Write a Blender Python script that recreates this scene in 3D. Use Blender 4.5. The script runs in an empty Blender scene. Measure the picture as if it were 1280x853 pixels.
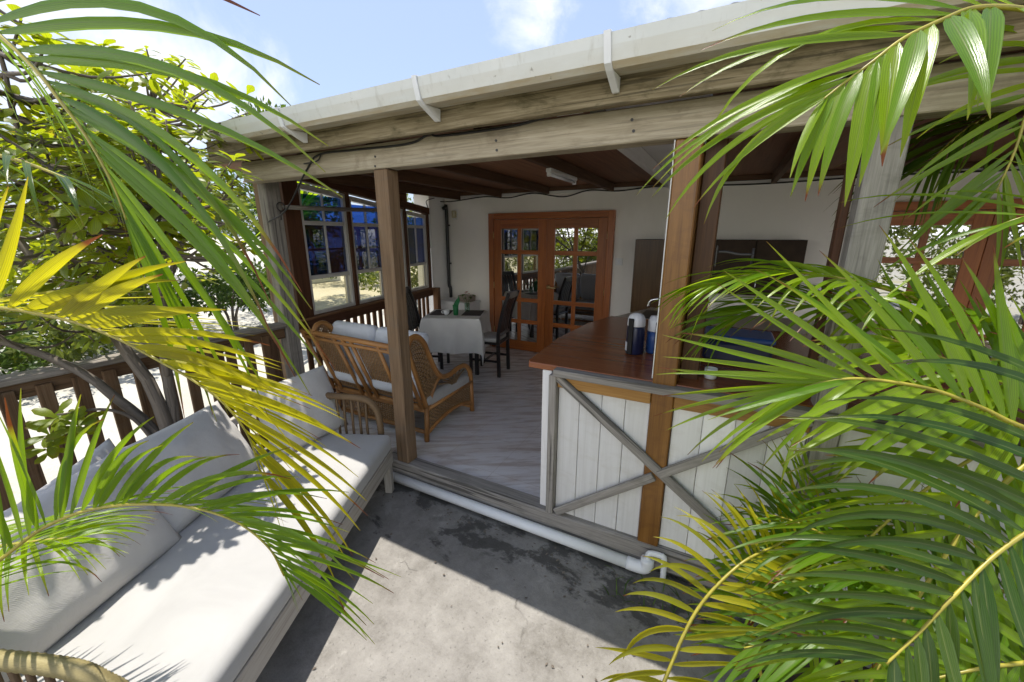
import bpy, bmesh, math, random
from mathutils import Vector, Matrix, noise
random.seed(7)
R = math.radians
scene = bpy.context.scene
COL = scene.collection

# ---------------------------------------------------------------- camera, sky, sun, exposure
W_PX, H_PX, F_PX = 1280.0, 853.0, 498.0
CAM_H, PITCH, YAW = 1.75, R(14.9), R(27.8)
C0 = Vector((0, 0, CAM_H))
FW = Vector((-math.sin(YAW) * math.cos(PITCH), math.cos(YAW) * math.cos(PITCH), -math.sin(PITCH)))
RT = Vector((math.cos(YAW), math.sin(YAW), 0))
UP = RT.cross(FW)
cam_data = bpy.data.cameras.new('camera')
cam_data.sensor_width = 36
cam_data.lens = F_PX / W_PX * 36
cam_data.clip_start = .02
cam_data.clip_end = 3000
cam = bpy.data.objects.new('camera', cam_data)
COL.objects.link(cam)
cam.matrix_world = Matrix(((RT.x, UP.x, -FW.x, C0.x), (RT.y, UP.y, -FW.y, C0.y), (RT.z, UP.z, -FW.z, C0.z), (0, 0, 0, 1)))
scene.camera = cam

TO_SUN = Vector((-.2, .083, 1)).normalized()
sun_el = math.asin(TO_SUN.z)
sun_az = math.atan2(TO_SUN.x, TO_SUN.y)
world = bpy.data.worlds.new('World')
scene.world = world
world.use_nodes = True
nt = world.node_tree
for n in list(nt.nodes): nt.nodes.remove(n)
out = nt.nodes.new('ShaderNodeOutputWorld')
bg = nt.nodes.new('ShaderNodeBackground')
sky = nt.nodes.new('ShaderNodeTexSky')
sky.sky_type = 'NISHITA'
sky.sun_disc = False
sky.sun_elevation = sun_el
sky.sun_rotation = sun_az
sky.air_density = 1.0
sky.dust_density = 1.6
sky.ozone_density = 1.3
bg.inputs['Strength'].default_value = .14
tc = nt.nodes.new('ShaderNodeTexCoord')
def cloud_blob(direction, cos_r, soft):
    """soft disc in the sky round a direction, 0..1"""
    d = nt.nodes.new('ShaderNodeVectorMath'); d.operation = 'DOT_PRODUCT'
    nt.links.new(tc.outputs['Generated'], d.inputs[0])
    d.inputs[1].default_value = Vector(direction).normalized()
    m = nt.nodes.new('ShaderNodeMapRange')
    nt.links.new(d.outputs['Value'], m.inputs['Value'])
    m.inputs['From Min'].default_value = cos_r - soft
    m.inputs['From Max'].default_value = cos_r + soft
    m.inputs['To Max'].default_value = .55
    return m.outputs['Result']
def add_(a, b):
    m = nt.nodes.new('ShaderNodeMath'); m.operation = 'ADD'
    nt.links.new(a, m.inputs[0]); nt.links.new(b, m.inputs[1])
    return m.outputs[0]
def pix_dir(x, y): return FW * F_PX + RT * (x - W_PX / 2) - UP * (y - H_PX / 2)
b1 = cloud_blob(pix_dir(655, 12), .9985, .006)
b2 = cloud_blob(pix_dir(870, -25), .9965, .010)
b3 = cloud_blob(pix_dir(90, 50), .975, .035)
b4 = cloud_blob(pix_dir(320, 110), .996, .012)
def scaled(v, k):
    m = nt.nodes.new('ShaderNodeMath'); m.operation = 'MULTIPLY'; m.inputs[1].default_value = k
    nt.links.new(v, m.inputs[0]); return m.outputs[0]
blobs = add_(add_(b1, b2), add_(scaled(b3, .75), scaled(b4, .3)))
nz = nt.nodes.new('ShaderNodeTexNoise')
nz.inputs['Scale'].default_value = 7
nz.inputs['Detail'].default_value = 9
nz.inputs['Roughness'].default_value = .62
nz.inputs['Distortion'].default_value = .4
nt.links.new(tc.outputs['Generated'], nz.inputs['Vector'])
nz2 = nt.nodes.new('ShaderNodeTexNoise')
nz2.inputs['Scale'].default_value = 2.3
nz2.inputs['Detail'].default_value = 7
nt.links.new(tc.outputs['Generated'], nz2.inputs['Vector'])
tot = add_(blobs, add_(scaled(nz.outputs['Fac'], .75), scaled(nz2.outputs['Fac'], .22)))
cl = nt.nodes.new('ShaderNodeMapRange')
cl.interpolation_type = 'SMOOTHSTEP'
cl.inputs['From Min'].default_value = .62
cl.inputs['From Max'].default_value = 1.0
nt.links.new(tot, cl.inputs['Value'])
mixc = nt.nodes.new('ShaderNodeMix'); mixc.data_type = 'RGBA'
mixc.inputs['B'].default_value = (4.6, 4.65, 4.75, 1)
pale = nt.nodes.new('ShaderNodeMix'); pale.data_type = 'RGBA'
pale.inputs['Factor'].default_value = .62
pale.inputs['B'].default_value = (1.95, 2.35, 3.55, 1)
nt.links.new(sky.outputs[0], pale.inputs['A'])
nt.links.new(pale.outputs['Result'], mixc.inputs['A'])
nt.links.new(cl.outputs['Result'], mixc.inputs['Factor'])
# added sky glow, out of view on the terrace side, to fill the interior
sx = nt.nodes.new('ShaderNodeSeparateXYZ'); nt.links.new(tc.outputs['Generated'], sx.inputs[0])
def smooth_(v, a, b):
    m = nt.nodes.new('ShaderNodeMapRange'); m.interpolation_type = 'SMOOTHSTEP'
    m.inputs['From Min'].default_value = a; m.inputs['From Max'].default_value = b
    nt.links.new(v, m.inputs['Value']); return m.outputs['Result']
def mul_(a, b):
    m = nt.nodes.new('ShaderNodeMath'); m.operation = 'MULTIPLY'
    nt.links.new(a, m.inputs[0]); nt.links.new(b, m.inputs[1]); return m.outputs[0]
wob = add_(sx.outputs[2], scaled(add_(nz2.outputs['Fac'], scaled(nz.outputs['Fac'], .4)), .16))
class fill_band: outputs = {'Result': mul_(smooth_(wob, .58, .44), smooth_(sx.outputs[1], -.12, -.55))}
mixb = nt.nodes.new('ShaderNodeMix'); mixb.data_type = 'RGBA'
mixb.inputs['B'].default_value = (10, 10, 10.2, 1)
nt.links.new(fill_band.outputs['Result'], mixb.inputs['Factor'])
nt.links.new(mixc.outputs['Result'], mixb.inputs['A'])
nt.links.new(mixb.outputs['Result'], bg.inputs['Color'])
nt.links.new(bg.outputs[0], out.inputs['Surface'])

sd = bpy.data.lights.new('sun', 'SUN')
sd.energy = 3.7
sd.angle = R(.55)
sd.color = (1, .95, .87)
so = bpy.data.objects.new('sun', sd)
COL.objects.link(so)
so.rotation_euler = (-TO_SUN).to_track_quat('-Z', 'Y').to_euler()
so.location = (0, 0, 20)

vs = scene.view_settings
vs.view_transform = 'Standard'
vs.look = 'None'
vs.gamma = 1
vs.use_curve_mapping = False
vs.exposure = .97
scene.cycles.max_bounces = 10
scene.cycles.diffuse_bounces = 8
scene.cycles.transparent_max_bounces = 12
scene.cycles.sample_clamp_indirect = 6

# ---------------------------------------------------------------- pixel <-> world helpers
def ray(x, y): return FW * F_PX + RT * (x - W_PX / 2) - UP * (y - H_PX / 2)
def at(x, y, d): return C0 + ray(x, y) * (d / F_PX)

# ---------------------------------------------------------------- object helpers
def tag(o, label=None, cat=None, group=None, kind=None):
    if label: o['label'] = label
    if cat: o['category'] = cat
    if group: o['group'] = group
    if kind: o['kind'] = kind
    return o
def thing(name, label, cat, loc=(0, 0, 0), group=None):
    o = bpy.data.objects.new(name, None)
    o.empty_display_size = .1
    COL.objects.link(o)
    o.location = loc
    return tag(o, label, cat, group)
def copy_tree(o, parent=None):
    c = o.copy(); COL.objects.link(c)
    if parent is not None: c.parent = parent
    for ch in list(o.children): copy_tree(ch, c)
    return c
def root_loc(o):
    while o.parent: o = o.parent
    return Vector(o.location)

class MB:
    """collects shapes; build() links them as ONE mesh object"""
    def __init__(s): s.v = []; s.f = []; s.uv = []; s.rn = []; s.mi = []; s.m = 0
    def face(s, idx, uvs, rn=(0, 0)):
        s.f.append(idx); s.uv.append(uvs); s.rn.append(rn); s.mi.append(s.m)
    def box(s, c, size, rot=None, bev=.003, seg=1):
        """box centred at c; grain (u) runs along the longest side"""
        bm = bmesh.new()
        bmesh.ops.create_cube(bm, size=1)
        for v in bm.verts: v.co = Vector((v.co.x * size[0], v.co.y * size[1], v.co.z * size[2]))
        b = min(bev, min(size) * .3)
        if b > 0: bmesh.ops.bevel(bm, geom=bm.edges[:], offset=b, segments=seg, affect='EDGES', profile=.5)
        L = max(range(3), key=lambda i: size[i])
        o1, o2 = [i for i in range(3) if i != L]
        ru, rv = random.random() * 9, random.random() * 9
        base = len(s.v); c = Vector(c)
        bm.normal_update()
        for v in bm.verts: s.v.append((rot @ v.co if rot else v.co) + c)
        rn = (random.random(), random.random())
        for f in bm.faces:
            n = f.normal
            uvs = []
            ax = max(range(3), key=lambda i: abs(n[i]))
            for v in f.verts:
                if ax == L: u, w = v.co[o1] * .3, v.co[o2]
                elif ax == o1: u, w = v.co[L], v.co[o2]
                else: u, w = v.co[L], v.co[o1] + size[o2]
                uvs.append((u + ru, w + rv))
            s.face([base + v.index for v in f.verts], uvs, rn)
        bm.free()
        return s
    def span(s, x0, x1, y0, y1, z0, z1, bev=.003):
        return s.box(((x0 + x1) / 2, (y0 + y1) / 2, (z0 + z1) / 2), (abs(x1 - x0), abs(y1 - y0), abs(z1 - z0)), None, bev)
    def bar(s, p, q, w, h, up=(0, 0, 1), bev=.003):
        p, q = Vector(p), Vector(q); d = q - p; L = d.length; d = d.normalized()
        upv = Vector(up)
        side = upv.cross(d)
        if side.length < 1e-4: side = Vector((1, 0, 0)).cross(d)
        side.normalize(); u2 = d.cross(side)
        m = Matrix((d, side, u2)).transposed()
        return s.box((p + q) / 2, (L, w, h), m, bev)
    def tube(s, pts, r, n=8, caps=True, rn=None):
        pts = [Vector(p) for p in pts]
        rr = r if isinstance(r, (list, tuple)) else [r] * len(pts)
        rn = rn or (random.random(), random.random())
        base = len(s.v); K = len(pts)
        ref = None; ln = 0; us = []
        off = random.random() * 9
        for i, p in enumerate(pts):
            t = (pts[min(i + 1, K - 1)] - pts[max(i - 1, 0)])
            t = t.normalized() if t.length > 1e-9 else Vector((0, 0, 1))
            if ref is None:
                ref = t.orthogonal().normalized()
            ref = (ref - t * ref.dot(t))
            ref = ref.normalized() if ref.length > 1e-6 else t.orthogonal().normalized()
            b = t.cross(ref)
            if i: ln += (p - pts[i - 1]).length
            us.append(ln + off)
            for j in range(n):
                a = 2 * math.pi * j / n
                s.v.append(p + (ref * math.cos(a) + b * math.sin(a)) * rr[i])
        for i in range(K - 1):
            for j in range(n):
                j2 = (j + 1) % n
                circ = 2 * math.pi * max(rr[i], 1e-4)
                s.face([base + i * n + j, base + i * n + j2, base + (i + 1) * n + j2, base + (i + 1) * n + j],
                       [(us[i], j / n * circ), (us[i], (j + 1) / n * circ), (us[i + 1], (j + 1) / n * circ), (us[i + 1], j / n * circ)], rn)
        if caps:
            s.face([base + j for j in range(n)][::-1], [(0, 0)] * n, rn)
            s.face([base + (K - 1) * n + j for j in range(n)], [(0, 0)] * n, rn)
        return s
    def lathe(s, c, prof, n=24, rn=(0, 0)):
        c = Vector(c); base = len(s.v)
        for r, z in prof:
            for j in range(n):
                a = 2 * math.pi * j / n
                s.v.append(c + Vector((r * math.cos(a), r * math.sin(a), z)))
        for i in range(len(prof) - 1):
            for j in range(n):
                j2 = (j + 1) % n
                s.face([base + i * n + j, base + i * n + j2, base + (i + 1) * n + j2, base + (i + 1) * n + j],
                       [(prof[i][1], j / n), (prof[i][1], (j + 1) / n), (prof[i + 1][1], (j + 1) / n), (prof[i + 1][1], j / n)], rn)
        s.face([base + j for j in range(n)][::-1], [(0, 0)] * n, rn)
        s.face([base + (len(prof) - 1) * n + j for j in range(n)], [(0, 0)] * n, rn)
        return s
    def poly_prism(s, poly, axis_vec):
        """planar polygon (list of Vector) extruded by axis_vec"""
        base = len(s.v); n = len(poly); a = Vector(axis_vec)
        for p in poly: s.v.append(Vector(p))
        for p in poly: s.v.append(Vector(p) + a)
        s.face([base + i for i in range(n)][::-1], [(p[0], p[2]) for p in poly][::-1])
        s.face([base + n + i for i in range(n)], [(p[0], p[2]) for p in poly])
        L = a.length
        run = 0
        for i in range(n):
            j = (i + 1) % n
            d = (Vector(poly[j]) - Vector(poly[i])).length
            s.face([base + i, base + j, base + n + j, base + n + i], [(0, run), (0, run + d), (L, run + d), (L, run)])
            run += d
        return s
    def grid(s, fn, nu, nv, rn=(0, 0), su=1, sv=1):
        base = len(s.v)
        for i in range(nu + 1):
            for j in range(nv + 1): s.v.append(Vector(fn(i / nu, j / nv)))
        for i in range(nu):
            for j in range(nv):
                a = base + i * (nv + 1) + j
                s.face([a, a + nv + 1, a + nv + 2, a + 1],
                       [(i / nu * su, j / nv * sv), ((i + 1) / nu * su, j / nv * sv), ((i + 1) / nu * su, (j + 1) / nv * sv), (i / nu * su, (j + 1) / nv * sv)], rn)
        return s
    def build(s, name, mats, parent=None, smooth=False, origin=None):
        if not isinstance(mats, (list, tuple)): mats = [mats]
        if parent is not None: off = root_loc(parent)
        elif origin is not None: off = Vector(origin)
        else:
            xs = [v[0] for v in s.v]; ys = [v[1] for v in s.v]; zs = [v[2] for v in s.v]
            off = Vector(((min(xs) + max(xs)) / 2, (min(ys) + max(ys)) / 2, min(zs)))
        me = bpy.data.meshes.new(name)
        me.from_pydata([tuple(Vector(v) - off) for v in s.v], [], s.f)
        uvl = me.uv_layers.new(name='UVMap'); rnl = me.uv_layers.new(name='RND')
        k = 0
        buf = []; buf2 = []
        for uvs, rn in zip(s.uv, s.rn):
            for u in uvs: buf.extend(u[:2]); buf2.extend(rn)
        uvl.data.foreach_set('uv', buf); rnl.data.foreach_set('uv', buf2)
        for m in mats: me.materials.append(m)
        me.polygons.foreach_set('material_index', s.mi)
        if smooth: me.polygons.foreach_set('use_smooth', [True] * len(me.polygons))
        me.update()
        o = bpy.data.objects.new(name, me)
        COL.objects.link(o)
        if parent is not None: o.parent = parent
        else: o.location = off
        return o

def spline(pts, n):
    """Catmull-Rom through pts, n samples"""
    P = [Vector(p) for p in pts]
    P = [P[0] * 2 - P[1]] + P + [P[-1] * 2 - P[-2]]
    segs = len(P) - 3; res = []
    for i in range(n + 1):
        x = i / n * segs; k = min(int(x), segs - 1); t = x - k
        a, b, c, d = P[k:k + 4]
        res.append(.5 * ((2 * b) + (c - a) * t + (2 * a - 5 * b + 4 * c - d) * t * t + (3 * b - a - 3 * c + d) * t ** 3))
    return res

# ---------------------------------------------------------------- materials
MATS = {}
class NG:
    """small node-graph helper"""
    def __init__(s, name):
        s.m = bpy.data.materials.new(name); s.m.use_nodes = True
        s.t = s.m.node_tree
        for n in list(s.t.nodes): s.t.nodes.remove(n)
        s.out = s.t.nodes.new('ShaderNodeOutputMaterial')
    def n(s, typ, **kw):
        nd = s.t.nodes.new('ShaderNode' + typ)
        for k, v in kw.items():
            if k[0] == '_': setattr(nd, k[1:], v)
            else:
                key = k.replace('__', ' ')
                sock = nd.inputs[int(key[1:])] if key[0] == 'i' and key[1:].isdigit() else nd.inputs[key]
                if hasattr(v, 'is_output') or isinstance(v, bpy.types.NodeSocket): s.t.links.new(v, sock)
                else: sock.default_value = v
        return nd
    def uv(s, name='UVMap'): return s.n('UVMap', _uv_map=name).outputs[0]
    def obj(s): return s.n('TexCoord').outputs['Object']
    def geo(s): return s.n('NewGeometry').outputs['Position']
    def map(s, vec, scale=(1, 1, 1), loc=(0, 0, 0), rot=(0, 0, 0)):
        return s.n('Mapping', Vector=vec, Scale=scale, Location=loc, Rotation=rot).outputs[0]
    def noise(s, vec, scale, detail=4, rough=.55, dist=0):
        return s.n('TexNoise', Vector=vec, Scale=scale, Detail=detail, Roughness=rough, Distortion=dist).outputs['Fac']
    def ramp(s, fac, stops):
        r = s.n('ValToRGB', Fac=fac); e = r.color_ramp.elements
        while len(e) < len(stops): e.new(.5)
        for el, (p, c) in zip(e, stops): el.position = p; el.color = (*c, 1) if len(c) == 3 else c
        return r.outputs['Color']
    def mix(s, fac, a, b, mode='MIX'):
        m = s.n('Mix', _data_type='RGBA', _blend_type=mode)
        for sock, v in ((m.inputs[0], fac), (m.inputs[6], a), (m.inputs[7], b)):
            if isinstance(v, bpy.types.NodeSocket): s.t.links.new(v, sock)
            else: sock.default_value = (*v, 1) if isinstance(v, (tuple, list)) and len(v) == 3 else v
        return m.outputs[2]
    def math(s, op, a, b=0.0, clamp=False):
        m = s.n('Math', _operation=op, _use_clamp=clamp)
        for sock, v in ((m.inputs[0], a), (m.inputs[1], b)):
            if isinstance(v, bpy.types.NodeSocket): s.t.links.new(v, sock)
            else: sock.default_value = v
        return m.outputs[0]
    def rng(s, v, a, b, c=0., d=1.):
        return s.n('MapRange', Value=v, From__Min=a, From__Max=b, To__Min=c, To__Max=d).outputs[0]
    def sep(s, v): return s.n('SeparateXYZ', Vector=v).outputs
    def bump(s, h, strength=.3, dist=.01): return s.n('Bump', Height=h, Strength=strength, Distance=dist).outputs[0]
    def pbr(s, col, rough=.6, bump=None, spec=.5, metal=0., **kw):
        p = s.n('BsdfPrincipled', Roughness=rough, Metallic=metal)
        if isinstance(col, bpy.types.NodeSocket): s.t.links.new(col, p.inputs['Base Color'])
        else: p.inputs['Base Color'].default_value = (*col, 1)
        p.inputs['Specular IOR Level'].default_value = spec
        for k, v in kw.items(): p.inputs[k.replace('__', ' ')].default_value = v
        if bump is not None: s.t.links.new(bump, p.inputs['Normal'])
        return p.outputs[0]
    def end(s, sh):
        s.t.links.new(sh, s.out.inputs['Surface']); MATS[s.m.name] = s.m
        return s.m

def wood(name, dark, mid, light, rough=.65, grain=1., stain=None, stain_amt=.5, bump=.25, cracks=.0, spec=.3):
    g = NG(name)
    uv = g.uv(); rn = g.sep(g.uv('RND'))
    off = g.n('CombineXYZ', X=rn[0], Y=rn[1], Z=rn[0]).outputs[0]
    vec = g.n('VectorMath', _operation='ADD', i0=uv, i1=off).outputs[0]
    m1 = g.map(vec, (2.2 * grain, 55 * grain, 1))
    n1 = g.noise(m1, 1.0, 6, .6, .9)
    m2 = g.map(vec, (6 * grain, 260 * grain, 1))
    n2 = g.noise(m2, 1.0, 3, .6)
    n3 = g.noise(g.map(vec, (1.3, 7, 1)), 1.2, 4, .6, 1.5)
    f = g.math('ADD', g.math('MULTIPLY', n1, .6), g.math('ADD', g.math('MULTIPLY', n2, .25), g.math('MULTIPLY', n3, .2)))
    col = g.ramp(f, [(.33, dark), (.52, mid), (.72, light)])
    var = g.rng(rn[0], 0, 1, .82, 1.14)
    col = g.mix(1., col, g.n('CombineColor', Red=var, Green=var, Blue=var).outputs[0], 'MULTIPLY')
    if stain:
        st = g.noise(g.map(g.geo(), (3.2, 3.2, 7)), 1.6, 6, .68, .6)
        col = g.mix(g.rng(st, .52, .7, 0, stain_amt), col, stain)
    h = f
    if cracks:
        cr = g.rng(g.noise(g.map(vec, (1.1, 42, 1)), 1., 2, .5, .5), .36, .40)
        col = g.mix(g.math('MULTIPLY', g.math('SUBTRACT', 1., cr), cracks), col, tuple(c * .25 for c in dark))
        h = g.math('ADD', g.math('MULTIPLY', f, .5), g.math('MULTIPLY', cr, .6))
    return g.end(g.pbr(col, rough, g.bump(h, bump, .006), spec))

def simple(name, col, rough=.5, var=.08, scale=8, bump=.0, spec=.5, metal=0., dirt=None, dirt_amt=.4, **kw):
    g = NG(name)
    p = g.geo() if False else g.obj()
    n = g.noise(p, scale, 5, .6)
    c = g.ramp(n, [(.3, tuple(x * (1 - var) for x in col)), (.7, tuple(min(1, x * (1 + var)) for x in col))])
    if dirt:
        d = g.noise(g.map(p, (1, 1, .35)), scale * .35, 7, .7, .5)
        c = g.mix(g.rng(d, .52, .72, 0, dirt_amt), c, dirt)
    b = g.bump(g.noise(p, scale * 14, 3, .6), bump, .004) if bump else None
    return g.end(g.pbr(c, rough, b, spec, metal, **kw))

M = {}
M['lintel'] = wood('bleached_timber', (.20, .165, .115), (.33, .285, .205), (.44, .39, .30), .75, 1., (.16, .125, .08), .5, .25, .25)
M['fascia'] = wood('mossy_weathered_timber', (.075, .055, .025), (.235, .19, .11), (.40, .34, .225), .8, 1.1, (.055, .048, .018), .8, .35, .55)
M['grey_wood'] = wood('grey_weathered_timber', (.13, .118, .105), (.25, .23, .205), (.37, .345, .31), .85, 1.2, (.12, .11, .09), .4, .5, .7)
M['tan_post'] = wood('tan_post_timber', (.10, .062, .034), (.20, .128, .073), (.28, .19, .115), .7, .9, (.15, .12, .09), .4, .3, .3)
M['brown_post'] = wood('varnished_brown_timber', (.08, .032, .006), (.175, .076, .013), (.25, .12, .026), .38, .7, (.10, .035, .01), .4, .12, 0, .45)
M['post_shade'] = wood('shade_toned_post_timber', (.045, .018, .006), (.085, .035, .011), (.13, .058, .018), .45, .8, None, 0, .12)  # shade on the rear post put into a darker timber tone
M['dark_brown'] = wood('dark_stained_timber', (.035, .014, .007), (.08, .033, .016), (.13, .058, .028), .55, 1., None, 0, .2)
M['rail_brown'] = wood('brown_baluster_timber', (.085, .040, .018), (.17, .085, .040), (.25, .135, .07), .7, 1., (.12, .09, .06), .35, .3, .3)
M['rail_grey'] = wood('sunbleached_handrail', (.15, .125, .105), (.26, .23, .20), (.40, .37, .335), .85, 1.2, (.10, .08, .06), .45, .4, .5)
M['rail_dark'] = wood('dark_weathered_baluster', (.07, .04, .02), (.145, .084, .044), (.22, .145, .085), .78, 1., (.14, .12, .09), .4, .35, .4)
M['door'] = wood('mahogany_door', (.17, .042, .009), (.34, .10, .02), (.44, .15, .035), .32, .6, None, 0, .06, 0, .5)
M['counter'] = wood('varnished_red_countertop', (.15, .045, .016), (.26, .082, .028), (.34, .125, .046), .22, .5, None, 0, .05, 0, .5)
M['apron'] = wood('orange_apron_timber', (.16, .075, .018), (.30, .155, .042), (.39, .22, .07), .5, .8, None, 0, .1)
M['ceiling'] = wood('brown_plywood_ceiling', (.11, .046, .022), (.20, .09, .045), (.26, .125, .065), .6, .5, None, 0, .05)
M['joist'] = wood('brown_joist', (.045, .022, .012), (.095, .05, .027), (.14, .08, .045), .65, 1., None, 0, .15)
M['white_timber'] = wood('white_painted_timber', (.58, .57, .54), (.68, .67, .65), (.74, .735, .72), .55, 1., (.42, .40, .35), .25, .08)
M['panel'] = wood('white_board_panel', (.62, .61, .585), (.70, .69, .67), (.75, .745, .73), .5, .6, (.45, .42, .36), .3, .06)
M['sofa_wood'] = wood('sofa_grey_teak', (.23, .205, .175), (.36, .33, .29), (.44, .41, .37), .75, 1., None, 0, .2, .3)
M['black_wood'] = wood('black_lacquered_wood', (.008, .007, .008), (.014, .012, .013), (.024, .021, .022), .3, 1., None, 0, .05, 0, .5)
M['rattan'] = wood('honey_rattan_cane', (.17, .068, .018), (.34, .155, .045), (.47, .25, .085), .45, .9, (.12, .06, .02), .35, .15, 0, .45)
M['weave'] = wood('woven_rattan', (.11, .055, .022), (.24, .14, .065), (.36, .235, .125), .6, 1.2, None, 0, .3)
M['olive_cane'] = wood('olive_wrapped_cane', (.13, .105, .045), (.23, .19, .085), (.32, .27, .135), .55, 1., (.10, .08, .04), .3, .2)
M['old_cane'] = wood('weathered_cane', (.075, .045, .022), (.15, .095, .048), (.22, .15, .085), .65, 1., None, 0, .2)
def gutter_mat():
    g = NG('white_gutter_plastic')
    p = g.geo(); n = g.noise(p, 5, 6, .65)
    col = g.ramp(n, [(.3, (.60, .625, .60)), (.7, (.66, .68, .655))])
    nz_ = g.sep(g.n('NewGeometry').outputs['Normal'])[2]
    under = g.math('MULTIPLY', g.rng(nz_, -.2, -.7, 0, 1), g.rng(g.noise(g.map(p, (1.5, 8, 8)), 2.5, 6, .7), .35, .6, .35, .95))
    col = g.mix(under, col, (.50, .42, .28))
    drip = g.rng(g.noise(g.map(p, (14, 14, .8)), 1.6, 5, .7, .3), .58, .72, 0, .35)
    col = g.mix(drip, col, (.36, .34, .27))
    spot = g.rng(g.noise(p, 26, 3, .5), .70, .75, 0, .6)
    col = g.mix(spot, col, (.16, .14, .10))
    return g.end(g.pbr(col, .42, None, .45))
M['gutter'] = gutter_mat()
M['white_plastic'] = simple('white_plastic', (.72, .73, .73), .35, .03, 6, dirt=(.45, .44, .40), dirt_amt=.25)
M['alu'] = simple('pale_window_frame', (.55, .54, .51), .42, .05, 9, dirt=(.34, .31, .26), dirt_amt=.35)
M['wall'] = simple('cream_plaster', (.84, .815, .765), .8, .03, 2.2, .12, .2, dirt=(.66, .62, .55), dirt_amt=.35)
M['white_wall'] = simple('white_plaster', (.84, .84, .83), .8, .03, 2.5, .12, .2, dirt=(.55, .54, .50), dirt_amt=.35)
M['sheet'] = simple('white_roof_sheet', (.70, .71, .72), .4, .04, 3, dirt=(.5, .5, .47), dirt_amt=.3)
M['white_paint'] = simple('white_paint', (.66, .67, .68), .5, .03, 5)
M['black_pipe'] = simple('black_pipe', (.015, .016, .018), .35, .1)
M['steel'] = simple('brushed_steel', (.62, .63, .65), .22, .05, 20, metal=1.)
M['brass'] = simple('aged_brass', (.55, .42, .20), .3, .1, 20, metal=1.)
M['iron'] = simple('dark_iron', (.03, .027, .025), .45, .2, 20)
M['wire'] = simple('black_wire', (.012, .011, .011), .5, .1)
M['navy'] = simple('navy_plastic', (.012, .016, .05), .3, .15, 9)
M['blue'] = simple('blue_plastic', (.02, .06, .20), .35, .1, 9)
M['black'] = simple('black_plastic', (.01, .01, .011), .3, .1)
M['worktop'] = simple('speckled_worktop', (.36, .32, .27), .3, .25, 60)
M['green_paper'] = simple('green_napkin', (.012, .16, .05), .6, .2, 20)
M['pink'] = simple('pink_petal', (.55, .22, .22), .6, .25, 30)
M['porcelain'] = simple('porcelain', (.72, .74, .78), .15, .02)
M['mat_dark'] = simple('plum_placemat', (.03, .018, .026), .6, .3, 90, .3)
M['grey_weave'] = simple('grey_woven_panel', (.30, .26, .21), .8, .25, 70, .5)
M['tube'] = simple('tube_light_body', (.62, .63, .62), .4, .03)

def fabric(name, col, scale=900, wrinkle=.25, rough=.9, trans=0.):
    g = NG(name)
    p = g.obj()
    w = g.n('TexWave', Vector=p, Scale=scale / 6, Distortion=1.5).outputs['Fac']
    w2 = g.n('TexWave', Vector=g.map(p, rot=(0, 0, R(90))), Scale=scale / 6, Distortion=1.5).outputs['Fac']
    n = g.noise(p, 9, 5, .6, .4)
    big = g.noise(p, 3.5, 4, .6, .6)
    c = g.ramp(big, [(.3, tuple(x * .90 for x in col)), (.7, tuple(min(1, x * 1.04) for x in col))])
    h = g.math('ADD', g.math('MULTIPLY', g.math('ADD', w, w2), .04), g.math('MULTIPLY', n, wrinkle))
    sh = g.pbr(c, rough, g.bump(h, .35, .02), .15, Sheen__Weight=.15)
    if trans:
        t = g.n('BsdfTranslucent', Color=(*col, 1)).outputs[0]
        sh = g.n('MixShader', i0=trans, i1=sh, i2=t).outputs[0]
    return g.end(sh)
M['canvas'] = fabric('offwhite_canvas', (.395, .388, .375))
M['canvas_pillow'] = fabric('offwhite_cushion_canvas', (.51, .49, .46), wrinkle=.9)
M['cloth'] = fabric('white_tablecloth', (.86, .86, .85), wrinkle=.6, trans=.2)
M['blue_white'] = fabric('bluish_white_cushion', (.66, .69, .75), wrinkle=.7)

def concrete():
    g = NG('worn_concrete')
    p = g.geo()
    a = g.noise(p, 2.2, 10, .66, .3)
    b = g.noise(p, 11, 9, .7, .2)
    c = g.noise(p, 150, 3, .65)
    f = g.math('ADD', g.math('MULTIPLY', a, .45), g.math('ADD', g.math('MULTIPLY', b, .4), g.math('MULTIPLY', c, .15)))
    col = g.ramp(f, [(.36, (.135, .125, .11)), (.48, (.215, .203, .185)), (.6, (.275, .262, .24)), (.70, (.33, .318, .295))])
    pit = g.rng(g.noise(p, 75, 4, .7), .62, .70, 0, .45)
    col = g.mix(pit, col, (.09, .083, .072))
    y = g.sep(p)[1]
    edge = g.rng(y, 1.45, 2.0, -.05, .17)
    n1 = g.noise(g.map(p, (1, 1.6, 1), (2.3, 1.1, 0)), 3.1, 10, .66, .25)
    st2 = g.rng(g.math('ADD', n1, edge), .60, .655, 0, .74)
    col = g.mix(st2, col, (.042, .040, .036))
    sc = g.noise(g.map(p, loc=(3, 5, 1)), 4.5, 10, .72, .2)
    pale = g.rng(sc, .60, .66, 0, .5)
    col = g.mix(pale, col, (.36, .345, .315))
    vo = g.n('TexVoronoi', Vector=g.n('VectorMath', _operation='ADD', i0=p, i1=g.n('VectorMath', _operation='SCALE', i0=g.n('TexNoise', Vector=p, Scale=3.0, Detail=6.).outputs['Color'], Scale=.35).outputs[0]).outputs[0], Scale=1.1, _feature='DISTANCE_TO_EDGE').outputs['Distance']
    cr = g.rng(vo, .0, .008, .8, 0)
    cr = g.math('MULTIPLY', cr, g.rng(g.noise(p, 1.7, 3), .56, .60, 0, .55))
    col = g.mix(cr, col, (.04, .036, .03))
    h = g.math('SUBTRACT', g.math('ADD', g.math('MULTIPLY', b, .8), g.math('MULTIPLY', c, .3)), g.math('ADD', pit, cr))
    return g.end(g.pbr(col, .88, g.bump(h, .6, .012), .25))
M['concrete'] = concrete()

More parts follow.
